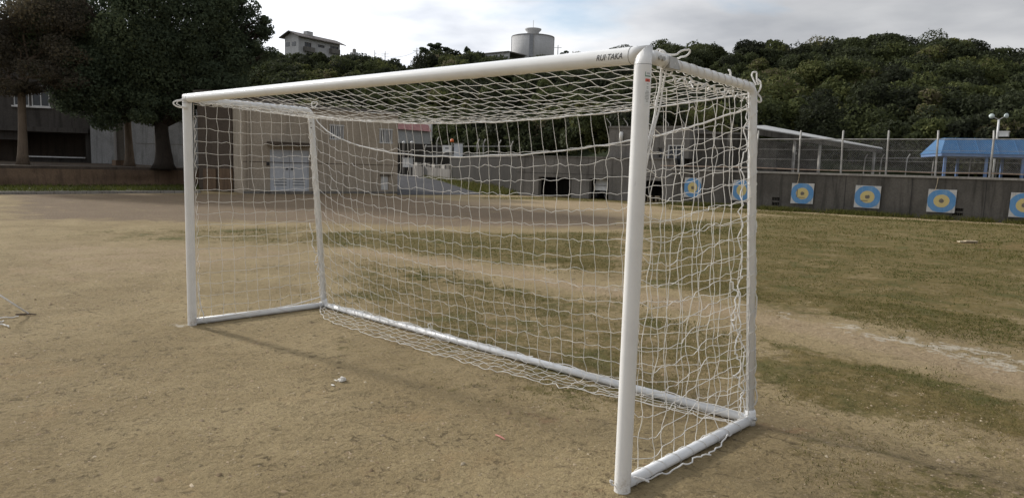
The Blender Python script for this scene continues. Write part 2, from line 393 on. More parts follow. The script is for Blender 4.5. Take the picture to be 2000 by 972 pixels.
c = mixc(t, mth(t, 'MULTIPLY', sp, .85), c, (.115, .086, .048))
nH = noise(t, v, 42, 4, .7, .8); c = mixc(t, mth(t, 'MULTIPLY', mth(t, 'MULTIPLY', rng_(t, nH, .56, .64), rng_(t, nB, .38, .62, .25, 1)), .6), c, (.135, .102, .058))
c = mixc(t, mth(t, 'MULTIPLY', rng_(t, nH, .44, .36), .35), c, (.44, .36, .235))
c = mixc(t, mth(t, 'MULTIPLY', rng_(t, nC, .36, .50, 1, 0), .45), c, (.150, .112, .066))
c = mixc(t, mth(t, 'MULTIPLY', rng_(t, nD, .58, .74), .45), c, (.41, .32, .195))
def zmask(att, n, spread=.5):      # attribute broken up by noise
    x = mth(t, 'ADD', att, mth(t, 'MULTIPLY', mth(t, 'SUBTRACT', n, .5), spread*2)); return x
c = mixc(t, mth(t, 'MULTIPLY', rng_(t, zmask(zs2.outputs[0], nE, .6), .30, .75), .8), c, mixc(t, rng_(t, nC, .38, .62), (.112, .080, .058), (.228, .168, .120)))
c = mixc(t, mth(t, 'MULTIPLY', rng_(t, zmask(zs2.outputs[1], nB, .6), .35, .8), .75), c, mixc(t, nC, (.24, .125, .065), (.42, .25, .145)))
c = mixc(t, mth(t, 'MULTIPLY', rng_(t, zmask(zmask(zs.outputs[1], nE, .55), nF, .4), .30, .75), .8), c, mixc(t, rng_(t, nC, .35, .65), (.29, .212, .128), (.42, .325, .21)))
gcol = mixc(t, rng_(t, nB, .35, .65), (.090, .078, .022), (.168, .126, .042))
gcol = mixc(t, mth(t, 'MULTIPLY', rng_(t, nC, .42, .66), .65), gcol, (.228, .165, .072))
gcol = mixc(t, mth(t, 'MULTIPLY', rng_(t, nE, .48, .68), .7), gcol, (.070, .082, .021))
gm = zmask(zmask(zmask(zs.outputs[0], nE, .55), nF, .45), nC, .35)
c = mixc(t, mth(t, 'MULTIPLY', rng_(t, gm, .38, .70), .9), c, gcol)
cm_ = zmask(zmask(zmask(zs.outputs[2], nB, .6), nF, .6), nE, .5)
c = mixc(t, mth(t, 'MULTIPLY', rng_(t, cm_, .48, .72), .85), c, mixc(t, nC, (.42, .365, .28), (.58, .53, .44)))
t.links.new(c, b.inputs['Base Color']); b.inputs['Roughness'].default_value = .95; b.inputs['Specular IOR Level'].default_value = .15
hh = mth(t, 'ADD', mth(t, 'MULTIPLY', nC, .9), mth(t, 'ADD', mth(t, 'MULTIPLY', nD, .35), mth(t, 'MULTIPLY', mth(t, 'SUBTRACT', nF, mth(t, 'ADD', mth(t, 'MULTIPLY', sp, .45), mth(t, 'MULTIPLY', nH, .4))), .6)))
bump(t, b, hh, .045, .9)
MT['field'] = m
ground = raw_mesh('ground', np.stack([GX, GY, GZ], -1), quads, m, smooth=True)
for nm, arr in (('zone', (zg, zp, zc_)), ('zone2', (zb, zr, zr*0))):
    a = ground.data.attributes.new(nm, 'FLOAT_COLOR', 'POINT')
    a.data.foreach_set('color', np.stack([*[q.ravel() for q in arr], np.ones(ny*nx)], -1).astype(np.float32).ravel())
tag(ground, 'bare sandy school field with worn grass patches and a pale trodden track', kind='structure')

# ---- tufts of short grass and loose clods on the field
def gnoise(X, Y): return fbm(X*1.6, Y*1.6, 4, 40)
def field_points(n, xr, yr, dens):
    X = rng.uniform(*xr, n); Y = rng.uniform(*yr, n); g = dens(X, Y); k = rng.random(n) < g
    return X[k], Y[k]
def gdens(X, Y):
    g = zone(ZG, X, Y); m = g+(gnoise(X, Y)-.5)*1.9+(fbm(X*11, Y*11, 2, 60)-.5)*1.3
    return smooth01((m-.45)/.4)*g
def hgt(X, Y): return relief(X, Y, 0*X)*np.exp(-(np.maximum(np.hypot(X, Y)-9, 0)/6)**2)
def blades(X, Y, hmin, hmax, w):
    n = len(X); Z = hgt(X, Y)-.004; a = rng.uniform(0, 2*PI, n); h = rng.uniform(hmin, hmax, n); l = rng.uniform(.2, 1.4, n)*h; la = rng.uniform(0, 2*PI, n)
    c, s = np.cos(a)*w*rng.uniform(.6, 1.3, n), np.sin(a)*w
    p0 = np.stack([X-c, Y-s, Z], -1); p1 = np.stack([X+c, Y+s, Z], -1); p2 = np.stack([X+np.cos(la)*l, Y+np.sin(la)*l, Z+h], -1)
    return np.stack([p0, p1, p2], 1)
B = []; T = []
for n, xr, yr, h0, h1, w in ((330000, (-4, 6), (.3, 7), .006, .026, .0035), (240000, (-14, 8), (3.5, 16), .012, .035, .007), (120000, (-22, 12), (14, 31), .02, .06, .014)):
    X, Y = field_points(n, xr, yr, gdens); B.append(blades(X, Y, h0, h1, w)); T.append(np.clip(fbm(X*.8, Y*.8, 3, 77)*1.3-.25+rng.normal(.05, .22, len(X)), 0, 1))
# weeds along the foot of the target wall
wp0, wp1 = G(1300, 398), G(2060, 440)
n = 16000; tt = rng.random(n); dd = np.abs(rng.normal(0, .35, n))+.03; P = wp0[None]+(wp1-wp0)[None]*tt[:, None]
X = P[:, 0]+.1*dd; Y = P[:, 1]-dd; k = rng.random(n) < smooth01((fbm(X*1.1, Y*0+.3, 3, 5)-.2)/.5)
B.append(blades(X[k], Y[k], .05, .26, .018)); T.append(np.clip(rng.normal(.22, .18, k.sum()), 0, 1))
B = np.concatenate(B); T = np.concatenate(T)
go = raw_mesh('grass', B.reshape(-1, 3), np.arange(len(B)*3), MT['grass'], tint=T, k=3)
tag(go, 'short dry grass tufts growing in patches on the field', 'grass', kind='stuff')
X = np.concatenate([rng.uniform(-6, 4.6, 60000), rng.uniform(-10, 6, 16000)]); Y = np.concatenate([rng.uniform(-2.2, 3.5, 60000), rng.uniform(2, 9, 16000)])
k = rng.random(len(X)) < np.clip(fbm(X*1.3, Y*1.3, 3, 90)*2-.55, .05, 1); X, Y = X[k], Y[k]; n = len(X)
sz = rng.lognormal(math.log(.006), .5, n); a = rng.uniform(0, 2*PI, n); Z = hgt(X, Y)
ring = []
for q in range(4):
    rr = sz*rng.uniform(.6, 1.5, n); th = a+q*PI/2+rng.uniform(-.4, .4, n); ring.append(np.stack([X+rr*np.cos(th), Y+rr*np.sin(th), Z-sz*.3], -1))
top = np.stack([X+sz*rng.uniform(-.4, .4, n), Y+sz*rng.uniform(-.4, .4, n), Z+sz*rng.uniform(.15, .55, n)], -1)
V = np.stack([*ring, top], 1); base = np.arange(n)[:, None]*5
F = np.concatenate([base+np.array([[q, (q+1) % 4, 4]]) for q in range(4)], 0)
tint = np.tile(np.clip(rng.normal(.55, .15, n)+(rng.random(n) < .03)*.45, 0, 1), 4)
co = raw_mesh('soil_clods', V.reshape(-1, 3), F, MT['clod'], tint=tint, k=3)
tag(co, 'small loose clods and pebbles scattered over the bare soil', 'soil', kind='stuff')

# ------------------------------------------------------------------ facades: a vertical plane with local (s, z) coordinates
class Face:
    def __init__(s, p0, p1):
        s.p0 = np.array(p0[:2], float); d = np.array(p1[:2], float)-s.p0; s.L = np.hypot(*d); s.d = d/s.L
        n = np.array([s.d[1], -s.d[0]]); s.n = n if n@(CAM[:2]-s.p0) > 0 else -n
    def uv(s, x, y):
        r_ = ray(x, y); t_ = ((s.p0-CAM[:2])@s.n)/(r_[:2]@s.n); P = CAM+r_*t_
        return float((P[:2]-s.p0)@s.d), float(P[2])
    def pt(s, a, z, o=0):
        q = s.p0+s.d*a+s.n*o; return (q[0], q[1], z)
    def box(s, mb, a0, a1, z0, z1, o0, o1):
        return mb.hexa([s.pt(a0, z0, o0), s.pt(a1, z0, o0), s.pt(a1, z0, o1), s.pt(a0, z0, o1), s.pt(a0, z1, o0), s.pt(a1, z1, o0), s.pt(a1, z1, o1), s.pt(a0, z1, o1)])
    def rect(s, x0, y0, x1, y1):    # photo rectangle -> a0,a1,z0,z1
        a0, zt = s.uv(x0, y0); a1, zb = s.uv(x1, y1); return a0, a1, min(zt, zb), max(zt, zb)
    def wall(s, mb, a0, a1, z0, z1, holes, o0, o1):
        """wall slab with rectangular holes (a0,a1,z0,z1), split into blocks that butt end to end"""
        cuts = sorted({a0, a1, *[h[0] for h in holes], *[h[1] for h in holes]})
        for l, r_ in zip(cuts[:-1], cuts[1:]):
            zs_ = [(h[2], h[3]) for h in holes if h[0] <= l+1e-6 and h[1] >= r_-1e-6]; z = z0
            for b0, b1 in sorted(zs_):
                if b0 > z+1e-4: s.box(mb, l, r_, z, b0, o0, o1)
                z = b1
            if z < z1-1e-4: s.box(mb, l, r_, z, z1, o0, o1)
        return mb
def window(F, parent, rect, o, frame_mat, bars=0, mull=1, name='window', depth=.12, fw=.05):
    a0, a1, z0, z1 = rect
    mb = MB()
    F.box(mb, a0, a0+fw, z0, z1, o-depth, o+.02); F.box(mb, a1-fw, a1, z0, z1, o-depth, o+.02)
    F.box(mb, a0+fw, a1-fw, z1-fw, z1, o-depth, o+.018); F.box(mb, a0+fw, a1-fw, z0, z0+fw, o-depth, o+.018)
    for k in range(1, mull+1):
        c_ = a0+(a1-a0)*k/(mull+1); F.box(mb, c_-fw/2, c_+fw/2, z0+fw, z1-fw, o-depth, o-.02)
    w = mb.build(name, frame_mat, parent)
    edges = [a0+fw]+[a0+(a1-a0)*k/(mull+1) for k in range(1, mull+1)]+[a1-fw]
    for l, r_ in zip(edges[:-1], edges[1:]):
        g = MB(); F.box(g, l+.004, r_-.004, z0+fw+.004, z1-fw-.004, o-depth+.02, o-depth+.035); g.build('pane', MT['glass'], w)
    for k in range(bars):
        c_ = a0+(a1-a0)*(k+.5)/bars; g = MB(); F.box(g, c_-.018, c_+.018, z0-.03, z1+.03, o+.03, o+.06); g.build('bar', MT['white'], w)
    if bars:
        for zz in (z0+.02, z1-.05):
            g = MB(); F.box(g, a0-.03, a1+.03, zz, zz+.03, o+.061, o+.075); g.build('crossbar', MT['white'], w)
    return w

# ------------------------------------------------------------------ beige utility building
F1 = Face(G(475, 378), G(776, 378)); ZT = 4.05
bb = empty('utility_building', (*F1.p0, 0))
tag(bb, 'low beige plastered utility building with white double doors at the field edge', 'building')
dr = F1.rect(527, 292, 604, 371); dr = (dr[0], dr[1], .12, dr[3])
w1 = F1.rect(644, 243, 672, 274); w2 = F1.rect(741, 251, 767, 281); lv = F1.rect(744, 343, 759, 371)
mb = MB(); F1.wall(mb, 0, F1.L, -.1, ZT, [dr, w1, w2, lv], -.25, 0)
F1.box(mb, 0, F1.L, -.1, ZT, -6.5, -6.3); F1.box(mb, 0, .22, -.1, ZT, -6.3, -.25); F1.box(mb, F1.L-.22, F1.L, -.1, ZT, -6.3, -.25)
wl_ = mb.build('wall', MT['beige'], bb)
mb = MB(); F1.box(mb, -.12, F1.L+.12, ZT, ZT+.18, -6.6, .12); mb.build('roof', MT['concrete2'], bb)
mb = MB(); F1.box(mb, 0.01, F1.L-.01, F1.uv(700, 321)[1]-.02, F1.uv(700, 321)[1]+.01, 0, .008); mb.build('wall_joint', MT['brown'], bb)
mb = MB(); F1.box(mb, -.02, F1.L+.02, -.05, .11, 0.004, .22); mb.build('plinth', MT['concrete2'], bb)
cn = F1.rect(521, 275, 606, 286); mb = MB(); F1.box(mb, cn[0], cn[1], cn[2], cn[2]+.14, 0.002, .75); mb.build('door_canopy', MT['brown'], bb)
mid = (dr[0]+dr[1])/2
for a0, a1, hx in ((dr[0]+.05, mid-.008, -.12), (mid+.008, dr[1]-.05, .12)):
    mb = MB(); F1.box(mb, a0, a1, dr[2], dr[3]-.05, -.12, -.06); d_ = mb.build('door', MT['door'], bb)
    z0, z1 = F1.uv(560, 366)[1], F1.uv(560, 349)[1]
    for k in range(6):
        zz = z0+(z1-z0)*(k+.5)/6; mb = MB(); F1.box(mb, a0+.14, a1-.14, zz-.014, zz+.014, -.060, -.045); mb.build('louvre', MT['dark' if k % 2 else 'white'], d_)
    zz = F1.uv(560, 330)[1]; mb = MB(); F1.box(mb, mid+hx-.05, mid+hx+.05, zz-.03, zz+.03, -.06, -.0); mb.build('handle', MT['dark'], d_)
mb = MB(); F1.box(mb, dr[0], dr[0]+.05, dr[2], dr[3], -.14, -.03); F1.box(mb, dr[1]-.05, dr[1], dr[2], dr[3], -.14, -.03); F1.box(mb, dr[0]+.05, dr[1]-.05, dr[3]-.05, dr[3], -.14, -.03); mb.build('door_frame', MT['door'], bb)
mb = MB(); F1.box(mb, dr[0]-.1, dr[1]+.1, 0, .119, .222, .5); mb.build('door_step', MT['concrete2'], bb)
a_, z_ = F1.uv(523, 320); mb = MB(); F1.box(mb, a_-.06, a_+.06, z_-.08, z_+.08, 0, .07); mb.build('wall_switch', MT['dark'], bb)
window(F1, bb, w1, -.06, MT['white'], 7, 1); window(F1, bb, w2, -.06, MT['white'], 7, 1)
mb = MB(); F1.box(mb, lv[0], lv[1], lv[2], lv[3], -.15, -.08); vd = mb.build('vent_door', MT['white'], bb)
for k in range(9):
    zz = lv[2]+(lv[3]-lv[2])*(k+.5)/9; mb = MB(); F1.box(mb, lv[0]+.03, lv[1]-.03, zz-.02, zz+.016, -.08, -.03); mb.build('slat', MT['white'], vd)
mb = MB(); F1.box(mb, lv[0]-.06, lv[1]+.16, lv[3], lv[3]+.06, 0.001, .12); mb.build('lintel', MT['brown'], bb)
a_ = F1.uv(484, 300)[0]; mb = MB(); mb.tube([F1.pt(a_, .12, .06), F1.pt(a_, ZT-.02, .06)], .045, 8); mb.build('downpipe', MT['beige'], bb)
# annex set back on its left, tree shade put into its dark brown
qa, qb = F1.pt(-.05, 0, -1.5), None
F2 = Face(at(388, 340, 34.3)[:2], qa[:2])
ab = empty('annex_building', (*F2.p0, 0)); tag(ab, 'dark brown shaded annex set back left of the beige building', 'building')
mb = MB(); F2.box(mb, 0, F2.L, -.1, 4.6, -5, 0); mb.build('wall', MT['brown'], ab)
mb = MB(); F2.box(mb, -.1, F2.L-.02, 4.6, 4.75, -5.1, .15); mb.build('roof', MT['concrete'], ab)
for x0, x1 in ((398, 423), (428, 455)):
    r_ = F2.rect(x0, 335, x1, 355); mb = MB(); F2.box(mb, r_[0], r_[1], .05, r_[3]+.15, 0, .06); mb.build('panel', MT['bank'], ab)

# ------------------------------------------------------------------ left side: kerb, verge, bank wall, terrace
k0, k1 = G(-700, 385), G(392, 377)
FK = Face(k0, k1)
nk = 28
kb = empty('kerb', (*FK.p0, 0)); tag(kb, 'low concrete kerb between field and shaded verge', 'kerb')
for i in range(nk):
    mb = MB(); e = FK.L/nk; FK.box(mb, i*e+.01, (i+1)*e-.01, -.05, .11+random.uniform(-.008, .008), -.18, random.uniform(-.006, .006)); mb.build('kerb_stone', MT['kerb'], kb)
b0, b1 = G(-700, 372), G(392, 366)
FB = Face(b0, b1)
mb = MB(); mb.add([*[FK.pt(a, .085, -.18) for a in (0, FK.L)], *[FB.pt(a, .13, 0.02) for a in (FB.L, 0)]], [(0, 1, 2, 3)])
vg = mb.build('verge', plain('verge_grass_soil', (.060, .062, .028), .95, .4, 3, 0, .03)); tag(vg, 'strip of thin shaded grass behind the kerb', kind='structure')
ZTER = 1.0
bw = empty('bank_wall', (*FB.p0, 0)); tag(bw, 'long low brown earth stained retaining wall under the trees', 'wall')
na, nz = 160, 9; AA, HZ = np.meshgrid(np.linspace(0, FB.L, na), np.linspace(0, 1, nz))
jit = (fbm(AA*.7, HZ*2, 4, 31)-.5)*.28*np.sin(PI*np.clip(HZ*.85+.15, 0, 1))
pv = [FB.pt(a_, -.1+(ZTER-.02)*h_, .22*(1-h_)+j_) for a_, h_, j_ in zip(AA.ravel(), HZ.ravel(), jit.ravel())]
ii = np.arange(na*nz).reshape(nz, na); mb = MB(); mb.add(pv, np.stack([ii[:-1, :-1], ii[:-1, 1:], ii[1:, 1:], ii[1:, :-1]], -1).reshape(-1, 4)); mb.build('wall_face', MT['bank'], bw, True)
mb = MB(); FB.box(mb, 0, FB.L, ZTER-.16, ZTER+.01, -.45, -.06); mb.build('coping', MT['brown'], bw)
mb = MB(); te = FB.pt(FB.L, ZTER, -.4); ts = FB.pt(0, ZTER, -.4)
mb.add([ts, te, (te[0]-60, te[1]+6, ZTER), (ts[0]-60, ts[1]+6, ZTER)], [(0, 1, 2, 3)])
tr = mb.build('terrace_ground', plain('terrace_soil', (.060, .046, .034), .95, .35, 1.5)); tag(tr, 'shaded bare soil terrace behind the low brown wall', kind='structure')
# verge blades
n = 7000; tt = rng.random(n); ww = rng.random(n); P0 = np.array(FK.pt(0, 0, -.2)); P1 = np.array(FK.pt(FK.L, 0, -.2)); Q0 = np.array(FB.pt(0, 0, .05)); Q1 = np.array(FB.pt(FB.L, 0, .05))
P = (P0[None]*(1-tt)[:, None]+P1[None]*tt[:, None])*(1-ww)[:, None]+(Q0[None]*(1-tt)[:, None]+Q1[None]*tt[:, None])*ww[:, None]
bl = blades(P[:, 0], P[:, 1], .05, .2, .02); bl[:, :, 2] += .1
vo = raw_mesh('verge_grass', bl.reshape(-1, 3), np.arange(n*3), MT['grass'], tint=np.clip(rng.normal(.02, .06, n), 0, 1), k=3)
tag(vo, 'thin grass along the strip below the brown bank wall', 'grass', kind='stuff')

# school building behind the trees
F3 = Face(at(-420, 300, 42), at(178, 300, 47))
sb = empty('school_building', (*F3.p0, ZTER)); tag(sb, 'grey brown two storey school block behind the leftmost trees', 'building')
wr = [F3.rect(25, 166, 57, 207), F3.rect(60, 166, 97, 209), F3.rect(-90, 160, -20, 205)]
rec = F3.rect(52, 258, 168, 306); rec = (rec[0], rec[1], rec[2], rec[3]); rec2 = F3.rect(-300, 262, 38, 306); rec2 = (rec2[0], rec2[1], ZTER, rec2[3])
mb = MB(); F3.wall(mb, 0, F3.L, ZTER-.1, 9.5, wr+[rec, rec2], -.3, 0); F3.box(mb, 0, F3.L, ZTER-.1, 9.5, -9.3, -9)
F3.box(mb, 0, .3, ZTER-.1, 9.5, -9, -.3); F3.box(mb, F3.L-.3, F3.L, ZTER-.1, 9.5, -9, -.3); mb.build('wall', MT['school'], sb)
mb = MB(); F3.box(mb, -.3, F3.L+.3, 9.5, 9.75, -9.5, .3); mb.build('roof', MT['concrete2'], sb)
mb = MB(); F3.box(mb, .3, F3.L-.3, ZTER, rec[3]+.6, -2.6, -2.4); mb.build('porch_back_wall', MT['brown'], sb)
mb = MB(); F3.box(mb, 0, F3.L-.05, rec[3]+.05, rec[3]+.35, 0.003, .5); mb.build('ledge', MT['school'], sb)
for r_ in wr:
    w = window(F3, sb, r_, -.05, MT['white'], 0, 1); mb = MB(); F3.box(mb, r_[0]-.1, r_[1]+.1, r_[2]-.1, r_[2]-.003, 0.002, .14); mb.build('sill', MT['white'], w)
a0, z0 = F3.uv(55, 305); a1, _ = F3.uv(168, 306); mb = MB(); F3.box(mb, a0, a1, z0-.04, z0+.02, .05, .25); mb.build('rail', MT['white'], sb)
F4 = Face(at(178, 300, 46), at(394, 300, 46))
wb = empty('white_wall_building', (*F4.p0, ZTER)); tag(wb, 'stained whitewashed block glimpsed behind the big tree trunk', 'building')
wr = F4.rect(206, 215, 226, 243); mb = MB(); F4.wall(mb, 0, F4.L, ZTER-.1, 5.2, [wr], -.3, 0); F4.box(mb, 0, F4.L, ZTER-.1, 5.2, -6, -5.7); F4.box(mb, F4.L-.3, F4.L, ZTER-.1, 5.2, -5.7, -.3)
mb.build('wall', MT['whitewall'], wb); window(F4, wb, wr, -.05, MT['white'], 0, 0)
mb = MB(); F4.box(mb, -.0, F4.L+.2, 5.2, 5.4, -6.2, .3); mb.build('roof', MT['concrete2'], wb)
zz = F4.uv(300, 281)[1]; mb = MB(); F4.box(mb, F4.uv(265, 280)[0], F4.L-.01, zz-.02, zz+.02, 0, .012); mb.build('wall_joint', MT['concrete2'], wb)
pc = at(234, 320, 40); mb = MB(); zz = zat(234, 232, pc); mb.box((pc[0]-.2, pc[1]-.2, ZTER-.05), (pc[0]+.2, pc[1]+.2, zz))
g_ = empty('gate_pillar', (pc[0], pc[1], ZTER)); tag(g_, 'grey concrete gate pillar left of the slim tree trunk', 'pillar')
mb.build('shaft', MT['concrete2'], g_); mb = MB(); mb.box((pc[0]-.25, pc[1]-.25, zz), (pc[0]+.25, pc[1]+.25, zz+.09)); mb.build('cap', MT['coping'], g_)
mb = MB(); mb.box((pc[0]-.3, pc[1]-.3, ZTER-.05), (pc[0]+.3, pc[1]+.3, ZTER+.3)); mb.build('base', MT['bank'], g_)

# ------------------------------------------------------------------ archery wall with targets
a0_, a1_ = G(1312, 398.5), G(2000, 437); dv = (a1_-a0_)[:2]
FW = Face(a0_[:2], a0_[:2]+dv*1.5); ZW = 1.62
aw = empty('archery_wall', (*FW.p0, 0)); tag(aw, 'long dark stained concrete retaining wall carrying the archery targets', 'wall')
vents = [FW.rect(1508, 385, 1522, 402), FW.rect(1861, 406, 1880, 422)]
mb = MB(); FW.wall(mb, 0, FW.L, -.15, ZW, vents, -.3, 0); mb.build('wall_face', MT['concrete'], aw)
mb = MB(); FW.box(mb, -.02, FW.L, ZW, ZW+.09, -.36, .05); mb.build('coping', MT['coping'], aw)
mb = MB(); FW.box(mb, -.05, FW.L, -.1, ZW-.02, -.5, -.32); mb.build('back_fill', MT['dark'], aw)
for r_ in vents:
    for k in range(5):
        a = r_[0]+(r_[1]-r_[0])*(k+.5)/5; mb = MB(); FW.box(mb, a-.010, a+.010, r_[2], r_[3], -.12, -.06); mb.build('vent_bar', MT['concrete'], aw)
    zz = (r_[2]+r_[3])/2; mb = MB(); FW.box(mb, r_[0], r_[1], zz-.03, zz+.03, -.12, -.012); mb.build('vent_bar', MT['concrete'], aw)
for x in (1430, 1650, 1780, 1925):
    a = FW.uv(x, 380)[0]; mb = MB(); FW.box(mb, a-.012, a+.012, 0, ZW-.01, 0, .006); mb.build('wall_joint', MT['dark'], aw)
TG = [((1338, 347, 1369, 386), 'leftmost archery target, seen through the side net of the goal', 'faded blue and yellow'),
      ((1433, 351, 1465, 392), '', ''), ((1547, 357, 1588, 399), '', ''), ((1671, 362, 1718, 407), '', ''), ((1813, 369, 1865, 416), '', ''), ((1974, 376, 2026, 426), '', '')]
LBL = ['blue and yellow archery target left of all others, behind the side net', 'archery target partly hidden behind the rear goal upright',
       'archery target with dark taped marks just right of the goal', 'archery target between the two middle fence posts with a scratched yellow centre',
       'archery target hanging from a cord with a vent grille beside it', 'rightmost archery target cut off by the picture edge']
for i, (bx, _, _) in enumerate(TG):
    r_ = FW.rect(*bx); ca, cz = (r_[0]+r_[1])/2, (r_[2]+r_[3])/2; hw, hh_ = (r_[1]-r_[0])/2, (r_[3]-r_[2])/2
    te_ = empty('archery_target', FW.pt(ca, cz, .01)); tag(te_, LBL[i], 'target', 'archery targets on the concrete wall')
    sk_ = random.uniform(-.05, .05)
    mb = MB(); cs_ = [(-hw, -hh_), (hw*.97, -hh_+sk_*.3), (hw, hh_), (-hw*.96, hh_-sk_*.3)]
    mb.hexa([FW.pt(ca+x, cz+y, o) for o in (.012, .05) for x, y in cs_]); mb.build('board', MT['twhite'], te_)
    def disc(rx, ry, o, nm, mt, cut=0, jag=0.0, cx=0, cy=0):
        m_ = MB(); nn = 36; pts = []
        for k in range(nn):
            q = 2*PI*k/nn; j = 1+random.uniform(-jag, jag); pts.append((max(-hw*.98, min(hw*.98, cx+rx*math.cos(q)*j)), max(-hh_*.98, min(hh_*.98, cy+ry*math.sin(q)*j))))
        m_.add([FW.pt(ca+x, cz+y, oo) for oo in (o, o+.003) for x, y in pts], [tuple(range(nn)), tuple(range(nn, 2*nn))]+[(k, (k+1) % nn, nn+(k+1) % nn, nn+k) for k in range(nn)])
        return m_.build(nm, mt, te_)
    disc(hw*1.02, hh_*1.02, .051, 'blue_ring', MT['tblue'], 0, .02); disc(hw*.56, hh_*.56, .055, 'yellow_centre', MT['tyellow'], 0, .02)
    disc(hw*.18, hh_*.18, .059, 'worn_bullseye', MT['tdark'], 0, .2)
    if i in (2, 3):
        m_ = MB()
        if i == 2:
            FW.box(m_, ca-hw*.5, ca-hw*.42, cz-hh_*.35, cz+hh_*.4, .06, .064)
            FW.box(m_, ca-hw*.40, ca+hw*.25, cz-hh_*.42, cz-hh_*.36, .06, .064)
        else: FW.box(m_, ca-hw*.5, ca+hw*.05, cz-hh_*.38, cz-hh_*.32, .06, .064)
        m_.build('dark_tape', MT['tdark'], te_)
    if i in (2, 4):
        m_ = MB(); m_.tube([FW.pt(ca-hw*.5, cz+hh_*.9, .06), FW.pt(ca-hw*.42, (cz+hh_+ZW)/2, .03), FW.pt(ca-hw*.38, ZW+.02, .06)], .012, 6); m_.build('cord', MT['stick'], te_)
# terrace behind the wall
mb = MB(); p, q = FW.pt(-.3, ZW+.02, -.36), FW.pt(FW.L, ZW+.02, -.36)
mb.add([p, q, (q[0]+10, q[1]+40, ZW+.02), (p[0]-15, p[1]+40, ZW+.02)], [(0, 1, 2, 3)])
ut = mb.build('upper_terrace', plain('upper_terrace_soil', (.12, .105, .07), .95, .3, .8)); tag(ut, 'raised ground behind the archery wall', kind='structure')
# tall fence on the wall
fe = empty('wall_fence', FW.pt(0, ZW+.09, -.15)); tag(fe, 'galvanised post and rail fence standing on top of the archery wall', 'fence')
posts = [(1474, 1480), (1559, 1563), (1642, 1646), (1730, 1735), (1827, 1832), (1933, 1941), (2048, 2058)]
FT = Face(FW.pt(0, 0, -.15)[:2], FW.pt(FW.L, 0, -.15)[:2])
tops = []
for xb, xt in posts:
    ab_ = FT.uv(xb, 338)[0]; ztop = FT.uv(xt, 272)[1]; at_ = FT.uv(xt, 272)[0]
    z2 = FT.uv(xt, 255)[1]
    mb = MB(); mb.tube([FT.pt(ab_, ZW+.05, 0), FT.pt(at_, ztop, 0), FT.pt(at_-.02, z2, -.16)], .038, 8); mb.build('post', MT['galv'], fe); tops.append((ab_, at_, ztop))
mb = MB(); mb.tube([FT.pt(FT.uv(1300, 275)[0], tops[0][2], -.02)]+[FT.pt(a, z, -.02) for _, a, z in tops], .022, 6); mb.build('top_rail', MT['galv'], fe)
mb = MB(); mb.tube([FT.pt(FT.uv(1290, 330)[0], ZW+.22, -.02)]+[FT.pt(b_, ZW+.22+random.uniform(-.03, .03), -.02) for b_, _, _ in tops], .026, 6); mb.build('bottom_rail', plain('rusty_rail', (.33, .25, .19), .8, .3, 5), fe)
for fr in (.33, .66):
    mb = MB(); mb.tube([FT.pt(b_+(a-b_)*fr, ZW+.2+(z-ZW-.2)*fr, -.02) for b_, a, z in tops], .006, 5); mb.build('wire', MT['galv'], fe)
for (b0c, a0c, z0c), (b1c, a1c, z1c) in zip(tops[:-1], tops[1:]):
    mb = MB(); zb_c, zt_c = ZW+.24, min(z0c, z1c)-.02; Hc = zt_c-zb_c; st_ = .075; Lc = b1c-b0c; k0 = -int(Hc/st_)
    for sgn in (1, -1):
        for k in range(k0, int(Lc/st_)+1):
            s0c = k*st_; ts = [max(0., -s0c/Hc), min(1., (Lc-s0c)/Hc)]
            if ts[1]-ts[0] < .05: continue
            P_c = []
            for t_ in ts:
                s_c = s0c+t_*Hc; z_c = zb_c+(t_ if sgn > 0 else 1-t_)*Hc; P_c.append(FT.pt(b0c+s_c+(a0c-b0c)*(z_c-zb_c)/Hc, z_c, -.035+.004*sgn))
            mb.tube(P_c, .0022, 3, False)
    mb.build('chain_link', MT['galv'], fe)
# far inner fence
FI = Face(at(1640, 320, 41)[:2], at(2060, 330, 37)[:2])
fi = empty('inner_fence', FI.pt(0, ZW, 0)); tag(fi, 'lower bent-top fence farther back on the terrace', 'fence')
pp = []
for x in (1686, 1718, 1768, 1820, 1892, 1945, 1993, 2040):
    a = FI.uv(x, 340)[0]; z1, z2 = FI.uv(x, 309)[1], FI.uv(x, 301)[1]
    mb = MB(); mb.tube([FI.pt(a, ZW-.05, 0), FI.pt(a+.03, z1, 0), FI.pt(a+.14, z2, .1)], .032, 6); mb.build('post', MT['galv'], fi); pp.append((a+.03, z1))
for dz in (0, -.75):
    mb = MB(); mb.tube([FI.pt(a, z+dz, .03) for a, z in pp], .018, 6); mb.build('rail', MT['galv'], fi)

# ------------------------------------------------------------------ concrete block left of the targets
F5 = Face(G(1008, 381)[:2], G(1314, 397)[:2])
cbk = empty('concrete_stand', (*F5.p0, 0)); tag(cbk, 'grey concrete wall block with dark storage openings behind the net', 'building')
H5 = F5.uv(1100, 307)[1]
op = [F5.rect(1052, 345, 1115, 381), F5.rect(1151, 348, 1188, 384), F5.rect(1254, 352, 1292, 391)]
op = [(a, b_, -.1, d) for a, b_, c_, d in op]
mb = MB(); F5.wall(mb, 0, F5.L-.03, -.1, H5, op, -.35, 0); mb.build('wall_face', MT['concrete2'], cbk)
mb = MB(); F5.box(mb, -.05, F5.L-.05, H5, H5+.06, -.42, .05); mb.build('coping', MT['concrete2'], cbk)
zz = F5.uv(1150, 341)[1]; mb = MB(); F5.box(mb, 0, F5.L-.03, zz-.012, zz+.012, 0, .006); mb.build('wall_joint', MT['dark'], cbk)
